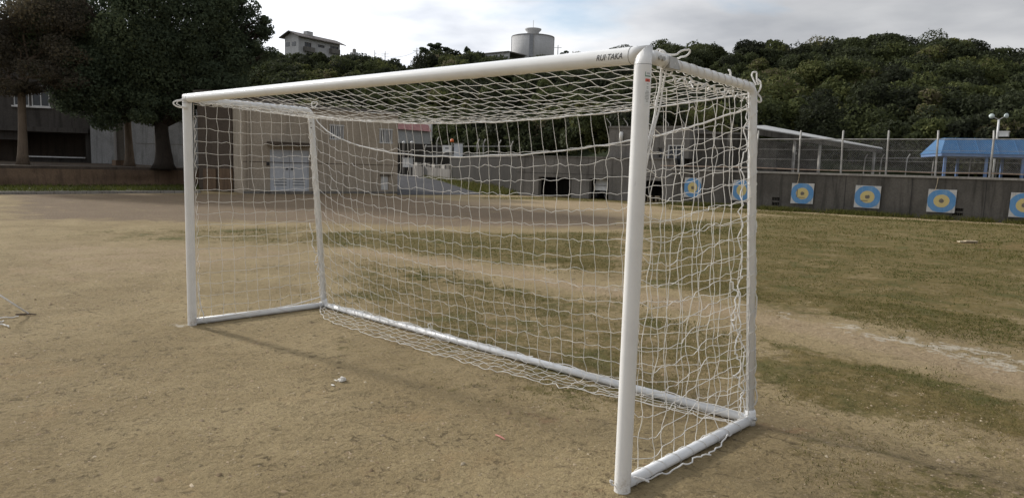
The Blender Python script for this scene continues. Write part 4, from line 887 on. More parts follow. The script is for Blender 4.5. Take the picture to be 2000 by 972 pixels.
rib(-.18, .0, MT['tank2'], 'pale_rib'); rib(.002, .03, MT['galv'], 'dark_rib'); rib(-1.52, -1.47, MT['galv'], 'edge_rib'); rib(1.47, 1.52, MT['galv'], 'edge_rib')
# long building next to the tank
FL = Face(at(932, 115, 182)[:2], at(994, 118, 176)[:2]); z0, z1 = at(950, 150, 180)[2], FL.uv(940, 107)[1]
lb = empty('long_building', FL.pt(0, z0, 0)); tag(lb, 'long grey low building with flat roof left of the water tank', 'building')
lw = [FL.rect(x0, 111, x0+9, 116) for x0 in (938, 949, 961, 972, 984)]
mb = MB(); FL.wall(mb, 0, FL.L, z0, z1, lw, -.3, 0); FL.box(mb, 0, .3, z0, z1, -7, -.3); FL.box(mb, .3, FL.L, z0, z1, -7, -6.7); mb.build('wall', MT['tank'], lb)
for r_ in lw: window(FL, lb, r_, -.1, MT['galv'], 0, 1, fw=.08)
mb = MB(); FL.box(mb, -.6, FL.L+.1, z1, z1+.25, -7.2, .4); mb.build('roof', MT['concrete2'], lb)
c_ = at(692, 108, 176); z0 = c_[2]-3; z1 = zat(692, 103, c_); z2 = zat(692, 95.5, c_); wt = empty('small_tank', (c_[0], c_[1], z0)); tag(wt, 'small cream water tank on a plinth right of the white house', 'water tank')
mb = MB(); mb.box((c_[0]-.75, c_[1]-.75, z0), (c_[0]+.75, c_[1]+.75, z1)); mb.build('plinth', MT['house'], wt); mb = MB(); mb.lathe((c_[0], c_[1], z1), [(.45, 0), (.45, (z2-z1)*.8), (.25, z2-z1)], 16); mb.build('drum', MT['coping'], wt, True)
# poles on the skyline
def pole(x, y0, y1, dep, lab, arms=True, mat='galv', r=.11):
    p_ = at(x, y1, dep); zt_ = zat(x, y0, p_); o = empty('utility_pole', tuple(p_-(0, 0, 4))); tag(o, lab, 'pole', 'utility poles'); mb = MB(); mb.tube([p_-(0, 0, 4), (p_[0], p_[1], zt_)], [r*1.2, r*.8], 8); mb.build('shaft', MT[mat], o)
    if arms:
        mb = MB(); q = np.array([p_[0], p_[1], zt_-.7]); mb.tube([q-CR*.9, q+CR*.9], .06, 6); mb.build('crossarm', MT[mat], o)
    return np.array([p_[0], p_[1], zt_-.7])
q1 = pole(732, 98, 118, 165, 'short utility pole left of a second pole on the skyline', False); q2 = pole(752, 100, 122, 168, 'utility pole between the small tank and the pines'); q3 = pole(814, 94, 115, 172, 'utility pole with crossarm left of the hilltop pines')
pole(1089, 88, 116, 180, 'lamp pole just right of the big water tank', True); pole(982, 100, 112, 172, 'aerial pole above the long grey building', True, 'galv', .05)
pole(461, 108, 185, 58, 'white lamp pole in front of the wooded slope above the crossbar', True, 'white', .09)
mb = MB(); mb.tube([q1+(q3-q1)*k/12-np.array([0, 0, 1.2*4*(k/12)*(1-k/12)]) for k in range(13)], .03, 5); wi = mb.build('overhead_wire', MT['galv']); tag(wi, 'overhead wire strung between the skyline poles', 'wire')

# ------------------------------------------------------------------ single trees
def limb_pts(a, b_, sag=.1, n=7):
    a, b_ = np.asarray(a, float), np.asarray(b_, float); L = np.linalg.norm(b_-a); t_ = np.linspace(0, 1, n)[:, None]; w = rng.normal(0, .05*L, (n, 3)); w[0] = w[-1] = 0
    return a+(b_-a)*t_+w+np.array([0, 0, sag*L])*np.sin(t_*PI)
def tree(name, base, split, r0, lobes, nleaf, leaf, mat, bark, label, group=None, cards=None, droop=0, twig=True):
    """trunk to split point, a limb to every lobe (cx,cy,cz,rx,rz), leaves on the lobes"""
    o = empty(name, tuple(base)); tag(o, label, 'tree', group)
    mb = MB(); base = np.asarray(base, float); split = np.asarray(split, float); n_ = 9; t_ = np.linspace(0, 1, n_)
    pts = base+(split-base)*t_[:, None]+np.stack([np.sin(t_*5)*r0*.15, np.cos(t_*4)*r0*.12, 0*t_], 1); rad = r0*(1.35-.75*np.minimum(t_*2.5, 1)**.6*.45-.25*t_); rad[0] *= 1.15
    mb.tube(pts, rad, 12); ends = []
    for c in lobes:
        tgt = np.array(c[:3])-(0, 0, c[4]*.25); lp = limb_pts(pts[-1-rng.integers(0, 2)], tgt, .05); rr = np.linspace(r0*.42, r0*.09, len(lp)); mb.tube(lp, rr, 7)
        for _ in range(5):
            s_ = lp[rng.integers(2, len(lp))]; d = rng.normal(size=3); d[2] = abs(d[2])*.5-droop; e_ = np.array(c[:3])+d/np.linalg.norm(d)*np.array([c[3], c[3], c[4]])*.9; mb.tube(limb_pts(s_, e_, .04, 5), np.linspace(r0*.13, .012, 5), 5)
    mb.build('trunk', MT[bark], o, True)
    out = []; tin = []; tot = sum(c[3]**2 for c in lobes)
    for c in lobes:
        q, lt = crown(c[:3], c[3], c[4], int(nleaf*c[3]**2/tot), 16, leaf, seed_low=-.85, under=.42); out.append(q); tin.append(np.clip(.45+rng.normal(0, .1)+lt+rng.normal(0, .14, len(q)), 0, 1))
    V = np.concatenate(out); raw_mesh('crown', V.reshape(-1, 3), np.arange(len(V)*3), MT[mat], parent=o, tint=np.concatenate(tin), k=3); return o
def lobe(x, y, dep, rx, rz): p_ = at(x, y, dep); return (*p_, rx, rz)
bs_ = at(318, 326, 36); bs_[2] = ZTER-.05
tree('shade_tree', bs_, at(318, 235, 36), .40,
     [lobe(310, 150, 36.5, 2.6, 2.21), lobe(200, 165, 35, 2.2, 1.95), lobe(150, 90, 36, 2.5, 2.38), lobe(250, 60, 35.5, 2.8, 2.66), lobe(360, 60, 36, 2.5, 2.38), lobe(425, 125, 36.5, 1.9, 1.69), lobe(400, 165, 36, 1.8, 1.17),
      lobe(440, 60, 36.5, 1.5, 1.42), lobe(490, 65, 37, 1.0, 0.78), lobe(480, 110, 37, 1.3, 1.04), lobe(300, -40, 36, 2.8, 2.66), lobe(180, -10, 36, 2.8, 2.66), lobe(410, 0, 36.5, 1.9, 1.80), lobe(470, 15, 37, .9, 0.65), lobe(255, 200, 35.5, 1.5, 1.04), lobe(515, 60, 37, .55, .35), lobe(520, 42, 37, .45, .3), lobe(500, 95, 37, .6, .4), lobe(455, -5, 37, .8, .5), lobe(525, 105, 37, .5, .4), lobe(350, 205, 36, 1.2, 0.91), lobe(160, 190, 35, 1.3, 1.04), lobe(230, 120, 36, 2.2, 2.08), lobe(290, 100, 36, 2.3, 2.08), lobe(215, 225, 35.3, 1.2, 0.78), lobe(290, 215, 35.3, 1.2, 0.78), lobe(370, 110, 36, 2.0, 1.82), lobe(100, 40, 36.5, 2.2, 2.09), lobe(130, 140, 35.5, 1.6, 1.43), lobe(400, 200, 37, 1.0, 0.65)],
     250000, .064, 'leafdark', 'bark', 'huge dark leafy shade tree with thick black trunk behind the left goal post')
bs_ = at(252, 322, 38); bs_[2] = ZTER-.05
tree('slim_tree', bs_, at(250, 215, 38), .21, [lobe(245, 130, 38.5, 1.6, 1.5), lobe(205, 110, 38.5, 1.5, 1.3), lobe(275, 95, 39, 1.5, 1.3)], 32000, .08, 'leafdark', 'barkpale', 'slim straight trunked tree just left of the big shade tree')
bs_ = at(43, 316, 33.5); bs_[2] = ZTER-.05
tree('bare_edge_tree', bs_, at(44, 150, 33.5), .20, [lobe(30, 90, 33.5, 2.0, 1.6), lobe(95, 120, 33, 1.8, 1.1), lobe(-30, 60, 34, 2.2, 1.8), lobe(60, 20, 34, 2.2, 1.4), lobe(130, 160, 33, 1.1, .5), lobe(-60, 140, 33, 1.8, 1.1), lobe(120, 40, 34, 1.8, 1.2), lobe(30, 170, 33, 1.2, .5)],
     42000, .055, 'leafbrown', 'barkpale', 'brownish thin-leaved tree with pale trunk at the left picture edge', droop=.25)
for i, (x, y, dep, hpx, lobs, lab) in enumerate([
    (832, 108, 168, 30, [(827, 99, 1.1, .7), (834, 103, .9, .6)], 'left of the three ragged skyline pines'), (853, 112, 166, 40, [(845, 90, 1.5, .5), (858, 90, 1.1, .6), (850, 98, 1.3, .7), (857, 104, 1.0, .8)], 'tallest ragged pine standing out on the skyline'),
    (872, 112, 168, 30, [(871, 97, 1.0, .5), (877, 99, .9, .4), (872, 105, .6, .4)], 'right of the three ragged skyline pines')]):
    b0_ = at(x, y+14, dep); tree('skyline_pine', b0_, at(x, y-2, dep), .16, [lobe(a_, c_, dep, rx, rz) for a_, c_, rx, rz in lobs], 1500*len(lobs), .16, 'leafdark', 'bark', lab, 'pines on the skyline')
b0_ = at(912, 128, 150); tree('cypress', b0_, at(912, 104, 150), .15, [lobe(912, 120, 150, 1.25, 1.3), lobe(912, 112, 150, 1.05, 1.2), lobe(912.5, 104, 150, .8, 1.1), lobe(912, 98, 150, .4, .8)], 7000, .14, 'leafdark', 'bark', 'small pointed cypress left of the long grey building')
b0_ = at(1104, 118, 176); tree('skyline_shrub', b0_, at(1104, 112, 176), .1, [lobe(1098, 106, 176, .7, .35), lobe(1106, 102, 176, .6, .3), lobe(1101, 108, 176, .8, .3)], 1400, .14, 'leafdark', 'bark', 'wind-bent shrub right of the big water tank')
b0_ = at(1700, 100, 96); tree('ridge_tree', b0_, at(1700, 95, 96), .22, [lobe(1700, 82, 96, 1.1, .7), lobe(1692, 90, 96, 1.2, .8), lobe(1708, 90, 96, 1.1, .8), lobe(1672, 86, 96, .9, .5)], 9000, .13, 'leafdark', 'bark', 'tallest tree breaking the ridge line of the right-hand hill')

# ------------------------------------------------------------------ the goal
HB, RP, RT = 2.17, .042, .027
fL, fR = np.array([-2.46, 0, 0.]), np.array([2.51, 0, 0.])
bLb, bRb = np.array([-2.385, 1.435, .03]), np.array([2.56, 1.42, .03])
bLt, bRt = np.array([-2.41, 1.29, 2.15]), np.array([2.465, 1.34, 2.15])
goal = empty('soccer_goal', (0, .7, 0)); tag(goal, 'white tubular soccer goal with a loose white net on the sandy field', 'goal')
def mitre(axis0, sign):
    """post + crossbar halves meeting on a 45 degree cut"""
NS = 28; TH = [2*PI*i/NS for i in range(NS)]
# posts
for P_, sg in ((fL, -1), (fR, 1)):
    v = []; 
    for z in (-.02, .0, HB-.06, None):
        for q in TH:
            x = RP*math.cos(q); y = RP*math.sin(q)
            v.append((P_[0]+x, P_[1]+y, z if z is not None else HB+x*sg))
    f = [(k*NS+i, k*NS+(i+1) % NS, (k+1)*NS+(i+1) % NS, (k+1)*NS+i) for k in range(3) for i in range(NS)]+[tuple(range(NS-1, -1, -1)), tuple(3*NS+i for i in range(NS))]
    pst = MB().add(v, f).build('post', MT['paint'], goal, True)
    for p_ in pst.data.polygons:
        if len(p_.vertices) > 4: p_.use_smooth = False
    zs_ = HB-.047; mb = MB(); mb.lathe((P_[0], P_[1], zs_), [(RP*.98, -.0012), (RP+.0009, -.0012), (RP+.0009, .0012), (RP*.98, .0012)], NS); mb.build('joint_seam', MT['greyprint'], pst)
v = []
for x in ('L', fL[0]+.05, fR[0]-.05, 'R'):
    for q in TH:
        y = RP*math.cos(q); z = RP*math.sin(q); xx = fL[0]-z if x == 'L' else fR[0]+z if x == 'R' else x
        v.append((xx, y, HB+z))
f = [(k*NS+i, k*NS+(i+1) % NS, (k+1)*NS+(i+1) % NS, (k+1)*NS+i) for k in range(3) for i in range(NS)]+[tuple(range(NS-1, -1, -1)), tuple(3*NS+i for i in range(NS))]
xb = MB().add(v, f).build('crossbar', MT['paint'], goal, True)
for p_ in xb.data.polygons:
    if len(p_.vertices) > 4: p_.use_smooth = False
for xx in (fR[0]-.060, fL[0]+.060):
    mb = MB(); ring = [(xx, (RP+.0006)*math.cos(q), HB+(RP+.0006)*math.sin(q)) for q in TH]; mb.tube(ring+[ring[0]], .0012, 5, False); mb.build('joint_seam', MT['seam'], xb)
# lettering on the crossbar
def text_pts(body, size):
    cu = bpy.data.curves.new('t', 'FONT'); cu.body = body; cu.size = size; cu.shear = .28; cu.offset = size*.012; cu.resolution_u = 3; cu.space_character = 1.02
    ob = bpy.data.objects.new('t', cu); COL.objects.link(ob); bpy.context.view_layer.update()
    me = bpy.data.meshes.new_from_object(ob.evaluated_get(bpy.context.evaluated_depsgraph_get())); bpy.data.objects.remove(ob); bpy.data.curves.remove(cu)
    bm = bmesh.new(); bm.from_mesh(me); bmesh.ops.triangulate(bm, faces=bm.faces[:])
    for k in range(-4, 16):      # slice so that the letters can follow the round bar
        bmesh.ops.bisect_plane(bm, geom=bm.verts[:]+bm.edges[:]+bm.faces[:], plane_co=(0, size*k/16, 0), plane_no=(0, 1, 0))
    bm.to_mesh(me); bm.free()
    v = np.array([tuple(p_.co) for p_ in me.vertices]); f = [tuple(p_.vertices) for p_ in me.polygons]; bpy.data.meshes.remove(me); return v, f
v, f = text_pts('RUI\u00b7TAKA', .034)
W_ = v[:, 0].max()-v[:, 0].min(); tw_ = .152; v[:, 0] = (v[:, 0]-v[:, 0].min())*tw_/W_; v[:, 1] -= v[:, 1].min(); v[:, 1] *= .029/v[:, 1].max()
xt = fR[0]-.092-tw_
view_el = math.atan2(CAM[2]-HB, -CAM[1]*1.0)   # side of the bar that faces the field
ang = PI+.10 - (v[:, 1]-.013)/RP               # angle in the (y,z) plane
vv = np.stack([xt+v[:, 0], (RP+.0007)*np.cos(ang), HB+(RP+.0007)*np.sin(ang)], 1)
mb = MB(); mb.add(vv, f); tx = mb.build('lettering', MT['black'], xb); tag(tx, 'black slanted lettering RUI TAKA near the bar end')
# stickers on the near post
av = math.radians(-16)
def patch(a0, a1, z0, z1, lift, mat, nm, par):
    m_ = MB(); n_ = 6; r_ = RP+lift; v_ = [(fR[0]+r_*math.cos(a0+(a1-a0)*k/n_), r_*math.sin(a0+(a1-a0)*k/n_), z) for z in (z0, z1) for k in range(n_+1)]
    m_.add(v_, [(k, k+1, n_+2+k, n_+1+k) for k in range(n_)]); return m_.build(nm, mat, par)
npost = [c for c in goal.children if c.name.startswith('post')][1]
def zpost(y): return zat(1250, y, fR)
z0, z1 = zpost(151.5), zpost(142.5)
patch(av-.42, av+.42, z0, z1, .0006, MT['sticker'], 'label_sticker', npost); patch(av-.42, av-.36, z0, z1, .0009, MT['green'], 'label_edge', npost); patch(av-.36, av+.42, z0, z0+.0045, .0009, MT['green'], 'label_edge', npost)
for k in range(5): patch(av-.22+k*.10, av-.16+k*.10, (z0+z1)/2, (z0+z1)/2+.008, .0009, MT['greyprint'], 'label_print', npost)
z0, z1 = zpost(161.5), zpost(155.5); patch(av-.38, av+.30, z0, z1, .0006, MT['red'], 'warning_sticker', npost); patch(av-.12, av+.02, z0+.003, z1-.005, .0009, MT['black'], 'warning_mark', npost)
z0, z1 = zpost(205), zpost(161.8); patch(av-.38, av+.30, z0, z1, .0004, MT['sticker'], 'instruction_sticker', npost)
for k in range(13):
    if k in (1, 4): continue
    zz = z1-.008-(z1-z0-.016)*k/13; w_ = random.uniform(.12, .30); patch(av-.05-w_, av-.05+w_, zz-.0028, zz, .0008, MT['greyprint'], 'instruction_print', npost)
# rear frame
def bar(name, pts, r, mat='paint2'):
    mb = MB(); mb.tube(pts, r, 18); return mb.build(name, MT[mat], goal, True)
def bend(a, c, b_, rad, n=8):
    a, c, b_ = map(np.asarray, (a, c, b_)); u1 = (a-c)/np.linalg.norm(a-c); u2 = (b_-c)/np.linalg.norm(b_-c); p0, p1 = c+u1*rad, c+u2*rad
    return [(1-t_)**2*p0+2*t_*(1-t_)*c+t_*t_*p1 for t_ in np.linspace(0, 1, n)]
RTB = .031
for ft, bt, bb_ in ((fL, bLt, bLb), (fR, bRt, bRb)):
    f0 = np.array([ft[0], RP*.8, HB-.005]); pts = [f0, *bend(f0, bt, bb_, .07), np.array([bb_[0], bb_[1], .03])]
    bar('rear_upright', pts, RT if ft is fR else .030)
    bar('bottom_side_bar', [np.array([ft[0], RP*.8, .032]), bb_], RTB)
    mb = MB(); mb.lathe((bb_[0], bb_[1], .0), [(.036, 0), (.037, .04), (.034, .085), (.028, .1)], 16); mb.build('corner_joint', MT['paint2'], goal, True)
    for sgn in (1,):
        q = bb_+np.array([.034*(1 if ft is fR else -1), -.02, .02]); mb = MB(); mb.tube([q, q+np.array([.018*(1 if ft is fR else -1), 0, 0])], .011, 6); mb.build('bolt', MT['steel'], goal)
bar('rear_ground_bar', [bLb, bRb], .029)
for z in (2.02, 1.97):
    q = bLt+(bLb-bLt)*((2.15-z)/2.1); mb = MB(); mb.tube([q+(.02, -.02, 0), q+(.031, -.03, 0)], .007, 6); mb.build('bolt', MT['seam'], goal)
# bracket at the near front corner
dirT = (bRt-np.array([fR[0], RP, HB])); dirT /= np.linalg.norm(dirT); br = np.array([fR[0], RP, HB])
mb = MB(); mb.tube([br+dirT*.03, br+dirT*.20], .033, 14); mb.build('sleeve', MT['paint'], goal, True)
mb = MB(); q = br+dirT*.19; mb.hexa([q+np.array(o) for o in ((-.036, -.035, -.036), (.036, -.035, -.036), (.036, .075, -.036), (-.036, .075, -.036), (-.036, -.035, .02), (.036, -.035, .02), (.036, .035, .02), (-.036, .035, .02))]); mb.build('clamp_plate', MT['steel'], goal)
for dy_ in (.05, .085):
    q = br+dirT*dy_+np.array([.030, 0, -.004]); mb = MB(); mb.tube([q, q+np.array([.014, -.004, 0])], .011, 6); mb.build('bolt', MT['steel'], goal)

# ---- net
TR = .0020
class Net(MB):
    def thread(s, pts, r=TR, wig=.006, sub=4, n=5, closed=False):
        pts = np.asarray(pts, float)
        if len(pts) < 2: return
        P = np.concatenate([[2*pts[0]-pts[1]], pts, [2*pts[-1]-pts[-2]]]); out = []
        for k in range(1, len(P)-2):
            p0, p1, p2, p3 = P[k-1:k+3]; am = rng.normal(0, wig, 3); am2 = rng.normal(0, wig*.6, 3)
            for t_ in np.arange(sub)/sub:
                c = .5*((2*p1)+(-p0+p2)*t_+(2*p0-5*p1+4*p2-p3)*t_*t_+(-p0+3*p1-3*p2+p3)*t_**3); out.append(c+am*math.sin(PI*t_)+am2*math.sin(2*PI*t_))
        out.append(pts[-1]); s.tube(out, r, n, False)
    def grid(s, A, r=TR, wig=.006):
        for row in A: s.thread(row, r, wig)
        for col in A.transpose(1, 0, 2): s.thread(col, r, wig*.5)
        for p_ in A.reshape(-1, 3): s.knot(p_, r)
    def knot(s, p_, r=TR):
        k = r*1.75; s.add([p_+np.array(o)*k for o in ((1, 0, 0), (-1, 0, 0), (0, 1, 0), (0, -1, 0), (0, 0, 1), (0, 0, -1))], [(0, 2, 4), (2, 1, 4), (1, 3, 4), (3, 0, 4), (2, 0, 5), (1, 2, 5), (3, 1, 5), (0, 3, 5)])
def lerp(a, b_, t_): return np.asarray(a)+(np.asarray(b_)-np.asarray(a))*t_
def rope_top(t_):    # sagging head rope at the rear, t 0..1 left to right
    p_ = lerp(bLt+(0.02, -.03, -.045), bRt+(-.02, -.03, -.04), t_); return p_+np.array([0, -.05, -.135])*4*t_*(1-t_)
NC = 42
# left side panel
def side(L, ft, bt, bb_, ncol, nrow, noise_, dip, loose):
    A = np.zeros((nrow+1, ncol+1, 3))
    for j in range(nrow+1):
        v_ = j/nrow
        f_ = np.array([ft[0]+(.012 if L else -.012), RP+.012, (HB-.05)*(1-v_)+.05*v_]); b__ = lerp(bt+(0, -RT-.008, -.03), np.array([bb_[0], bb_[1]-RT-.008, .075]), v_)
        for i in range(ncol+1):
            u_ = i/ncol; p_ = lerp(f_, b__, u_); e = math.sin(PI*u_)
            p_ = p_+np.array([(.02 if L else -.02)*e, 0, -dip(u_, v_)]); k = noise_*(1 if 0 < i < ncol else .25)*(1 if 0 < j < nrow else .5)
            A[j, i] = p_+rng.normal(0, 1, 3)*np.array([k*1.3, k, k])
    return A
net = Net(); A = side(True, fL, bLt, bLb, 11, 18, .0045, lambda u_, v_: .015*math.sin(PI*u_), 0); net.grid(A, TR, .0045)
for j in range(1, 18):       # whipping of the front edge round the post
    p_ = A[j, 0]; net.thread([p_, p_+np.array([-.03, .035, -.03]), A[min(j+1, 18), 0]], TR*.9, .002)
o = net.build('net_panel', MT['cord'], goal, True); tag(o, 'left side panel of the white net')
net = Net(); A = side(False, fR, bRt, bRb, 11, 18, .0065, lambda u_, v_: .085*math.sin(PI*min(1, u_*1.5)**.8)*(1-.6*u_)+.014*math.sin(u_*9+v_*7)*(1-u_), 1); net.grid(A, TR*1.05, .0055)
o = net.build('net_panel', MT['cord'], goal, True); tag(o, 'loose right side panel of the white net')
# roof panel
A = np.zeros((12, NC+1, 3))
for j in range(12):
    v_ = j/11
    for i in range(NC+1):
        t_ = i/NC; f_ = np.array([fL[0]+.04+(fR[0]-fL[0]-.08)*t_, RP*.6, HB-RP*.85]); b__ = rope_top(t_)
        A[j, i] = lerp(f_, b__, v_)+np.array([0, 0, -.055*math.sin(PI*v_)*min(1, 6*t_*(1-t_)+.2)])+rng.normal(0, .0045, 3)*(1 if 0 < j < 11 else .15)
net = Net(); net.grid(A, TR, .0035); o = net.build('net_panel', MT['cord'], goal, True); tag(o, 'roof panel of the net slung from the crossbar')
# rear panel with slack lying on the ground
net = Net(); cols = [[] for _ in range(NC+1)]; NRW = 21
nodes = np.full((NRW, NC+1, 3), np.nan); xl, xr_ = bLt[0], bRt[0]
def sag(t_):
    dl, dr_ = t_*4.9, (1-t_)*4.9; return .335*(1-math.exp(-dl/.62))*(1-math.exp(-dr_/.75))
for i in range(NC+1):
    t_ = i/NC; t2 = t_
    for j in range(NRW):
        ze_ = 2.045-.1135*j; z = ze_-sag(t_); top_ = rope_top(t_)
        if z > top_[2]-.02: continue
        lo = 0.085
        u_ = (2.15-max(z, 0))/2.1; base_ = lerp(lerp(bLt, bRt, t_), lerp(bLb, bRb, t_), u_); yoff = -.035-.045*math.sin(PI*min(1, max(0, u_)))*math.sin(PI*t_)
        if z > lo: p_ = np.array([base_[0], base_[1]+yoff, z])
        else:
            q = lo-z; kk = .80*np.interp(t_, [0, .03, .11, .4, .7, .9, 1], [.12, .45, .85, .85, .68, .4, .25]); yb = base_[1]-.035
            p_ = np.array([base_[0], yb-min(q, .035)*.3-max(0, q-.035)*kk, max(.012, lo-q*1.25)+abs(rng.normal(0, .006))])
        k = .006 if 0 < i < NC else .002
        nodes[j, i] = p_+rng.normal(0, 1, 3)*np.array([k*1.1, k, k if p_[2] > .05 else .002])
for j in range(NRW):
    run = []
    for i in range(NC+1):
        if np.isnan(nodes[j, i, 0]):
            if len(run) > 1: net.thread(run, TR, .0052)
            run = []
        else: run.append(nodes[j, i]); net.knot(nodes[j, i])
    if len(run) > 1: net.thread(run, TR*(1.5 if j == NRW-1 else 1), .0065)
for i in range(NC+1):
    ps = [rope_top(i/NC)]+[nodes[j, i] for j in range(NRW) if not np.isnan(nodes[j, i, 0])]; net.thread(ps, TR, .003)
o = net.build('net_panel', MT['cord'], goal, True); tag(o, 'rear panel of the net with slack gathered on the ground')
# ropes
def rope(name, pts, r, wig=.004, lab=None, sub=5):
    n_ = Net(); n_.thread(pts, r, wig, sub, 7); o = n_.build(name, MT['rope'], goal, True)
    if lab: tag(o, lab)
    return o
rope('head_rope', [rope_top(k/20) for k in range(21)], .0055, .002, 'white rope carrying the rear edge of the roof net')
sgp = []
PXR = [(612, 224), (625, 243), (648, 262), (690, 281), (735, 293), (775, 300), (830, 305), (880, 306), (940, 305), (1000, 302), (1060, 298), (1120, 292), (1180, 284), (1225, 275), (1262, 268), (1300, 261), (1345, 250), (1390, 235), (1430, 222), (1464, 211)]
FR_ = Face(lerp(bLt, bLb, .15)[:2]+np.array([0, -.035]), lerp(bRt, bRb, .15)[:2]+np.array([0, -.035]))
for x, y in PXR:
    a, z = FR_.uv(x, y); sgp.append(np.array(FR_.pt(a, z, 0)))
rope('slack_rope', sgp, .0062, .004, 'thick white rope sagging across the rear net', 3)
# lashings
def helix(a, b_, R, turns, r, start=0):
    a, b_ = np.asarray(a, float), np.asarray(b_, float); d = (b_-a); L = np.linalg.norm(d); d = d/L; ref = np.array([0, 0, 1.]) if abs(d[2]) < .8 else np.array([1., 0, 0]); u1 = np.cross(d, ref); u1 /= np.linalg.norm(u1); u2 = np.cross(d, u1)
    n_ = int(turns*12); out = []
    for k in range(n_+1):
        q = 2*PI*turns*k/n_+start; j = R*(1+.06*math.sin(q*.37)); out.append(a+d*L*k/n_+u1*j*math.cos(q)+u2*j*math.sin(q))
    m_ = MB(); m_.tube(out, r, 5, False); return m_
lf = np.array([fR[0], .16, HB-.012])
for nm, a, b_, R, tn in (('lashing', lf, bRt+(0, -.03, 0), RT+.004, 13), ('lashing', bRt+(0, 0, -.06), bRb+(0, 0, .08), RT+.003, 16), ('lashing', np.array([fR[0], .08, .032]), bRb+(0, -.05, 0), RTB+.004, 9), ('lashing', bLb+(.05, 0, 0), bRb+(-.05, 0, 0), .033, 34),
                         ('lashing', np.array([fL[0], .1, HB-.008]), bLt+(0, -.03, 0), .034, 16), ('lashing', bLt+(0, 0, -.1), bLb+(0, 0, .05), .034, 12), ('lashing', np.array([fL[0], .06, .032]), bLb+(0, -.05, 0), RTB+.004, 3)):
    helix(a, b_, R, tn, TR*1.0).build(nm, MT['cord'], goal, True)
def hang(p_, q, n_, amp, r, side_=(0, 0, 0)):    # slack cord tied along a bar
    pts = []
    for k in range(n_+1):
        t_ = k/n_; pts.append(lerp(p_, q, t_)+np.array([0, 0, -amp*abs(math.sin(PI*n_*t_*.5))])+np.array(side_)*math.sin(PI*t_)+rng.normal(0, .006, 3))
    return pts
rope('edge_cord', hang(lf+(-.01, .06, -.04), bRt+(-.015, -.06, -.05), 22, .02, 0), .0042, .010, None, 4)
rope('edge_cord', hang(lf+(-.02, .06, -.05), bRt+(-.02, -.06, -.06), 18, .03, 0), .0036, .012, None, 4)
rope('edge_cord', hang(np.array([fL[0]+.035, .1, HB-.04]), bLt+(.03, -.03, -.03), 24, .012, 0), .0045, .008, None, 4)
rope('edge_cord', hang(np.array([fL[0]+.04, .1, HB-.03]), bLt+(.03, -.03, -.02), 24, .008, 0), .0045, .006, None, 4)
rope('edge_cord', hang(bRt+(.03, .01, -.12), bRb+(.02, .01, .1), 16, .004, 0, (.004, 0, 0)), .0042, .007, None, 4)
rope('edge_cord', hang(bRt+(-.02, -.05, -.1), bRb+(-.02, -.06, .05), 20, .004, 0, (-.01, -.02, 0)), .0038, .012, None, 4)
rope('edge_cord', hang(bRt+(-.03, -.06, -1.2), bRb+(-.02, -.05, .02), 14, .004, 0, (0, -.02, 0)), .0046, .014, None, 4)
rope('edge_cord', hang(bLt+(.03, -.03, -1.2), bLb+(.03, -.04, .02), 14, .004, 0, (.01, -.02, 0)), .0045, .014, None, 4)
rope('edge_cord', hang(bLt+(.04, -.03, -.4), bLb+(.06, -.05, .02), 14, .004, 0, (.02, -.01, 0)), .0035, .012, None, 4)
rope('edge_cord', hang(np.array([fR[0]+.02, .10, .03]), bRb+(.0, -.25, .0), 12, .012, 0, (.075, 0, 0)), .0045, .006, None, 4)
rope('edge_cord', [bLb+(.02, -.04, .10), lerp(bLb, fL, .3)+(.02, 0, .055), lerp(bLb, fL, .6)+(.03, 0, .05), np.array([fL[0]+.04, .15, .055]), np.array([fL[0]+.045, .08, .05])], .006, .003)
rope('edge_cord', [np.array([fL[0]+.03, RP+.01, .42]), np.array([fL[0]+.05, RP+.02, .2]), np.array([fL[0]+.05, .09, .06])], .005, .004)
rope('edge_cord', hang(bLb+(.1, -.02, .034), lerp(bLb, bRb, .62)+(0, -.01, .034), 26, .003, 0), .004, .004, None, 3)
rope('edge_cord', hang(bLb+(.3, .0, .032), lerp(bLb, bRb, .99)+(0, -.012, .032), 30, .002, 0), .0034, .004, None, 3)
# long cord from the bracket down the back of the near post
b0_ = br+dirT*.17
rope('tie_cord', [b0_+(.0, -.01, .03), b0_+(-.02, -.03, -.2), np.array([fR[0]-.01, RP+.04, HB-.45]), np.array([fR[0]-.01, RP+.012, HB-.62]), np.array([fR[0]-.01, RP+.012, HB-.8])], .0065, .003)
rope('tie_cord', [b0_+(.01, .0, .03), b0_+(.0, -.02, -.2), np.array([fR[0]+.0, RP+.06, HB-.42]), np.array([fR[0]+.0, RP+.02, HB-.66])], .005, .004)
def loop_px(pts, dep, r, lab=None): return rope('tie_loop', [at(x, y, d) for (x, y), d in zip(pts, np.linspace(*dep, len(pts)) if isinstance(dep, tuple) else [dep]*len(pts))], r, .002, lab)
dq = float((br+dirT*.2-CAM)@CF)
loop_px([(1287, 112), (1281, 100), (1288, 97), (1300, 105), (1318, 107), (1334, 99), (1345, 97), (1347, 103), (1336, 111), (1320, 115)], (dq, dq+.15), .005)
loop_px([(1283, 113), (1290, 99), (1303, 109)], dq-.01, .006)
dq2 = float((bRt-CAM)@CF)
loop_px([(1477, 166), (1470, 152), (1469, 144), (1474, 141), (1478, 146), (1478, 158), (1481, 166)], dq2-.03, .0048)
loop_px([(1480, 155), (1485, 163), (1484, 176), (1480, 184), (1486, 192), (1484, 200), (1478, 196)], dq2-.03, .0055)
loop_px([(1424, 136), (1426, 141), (1428, 150), (1424, 160)], dq2-.2, .006)
dq3 = float((np.array([fL[0], -.02, HB-.1])-CAM)@CF)
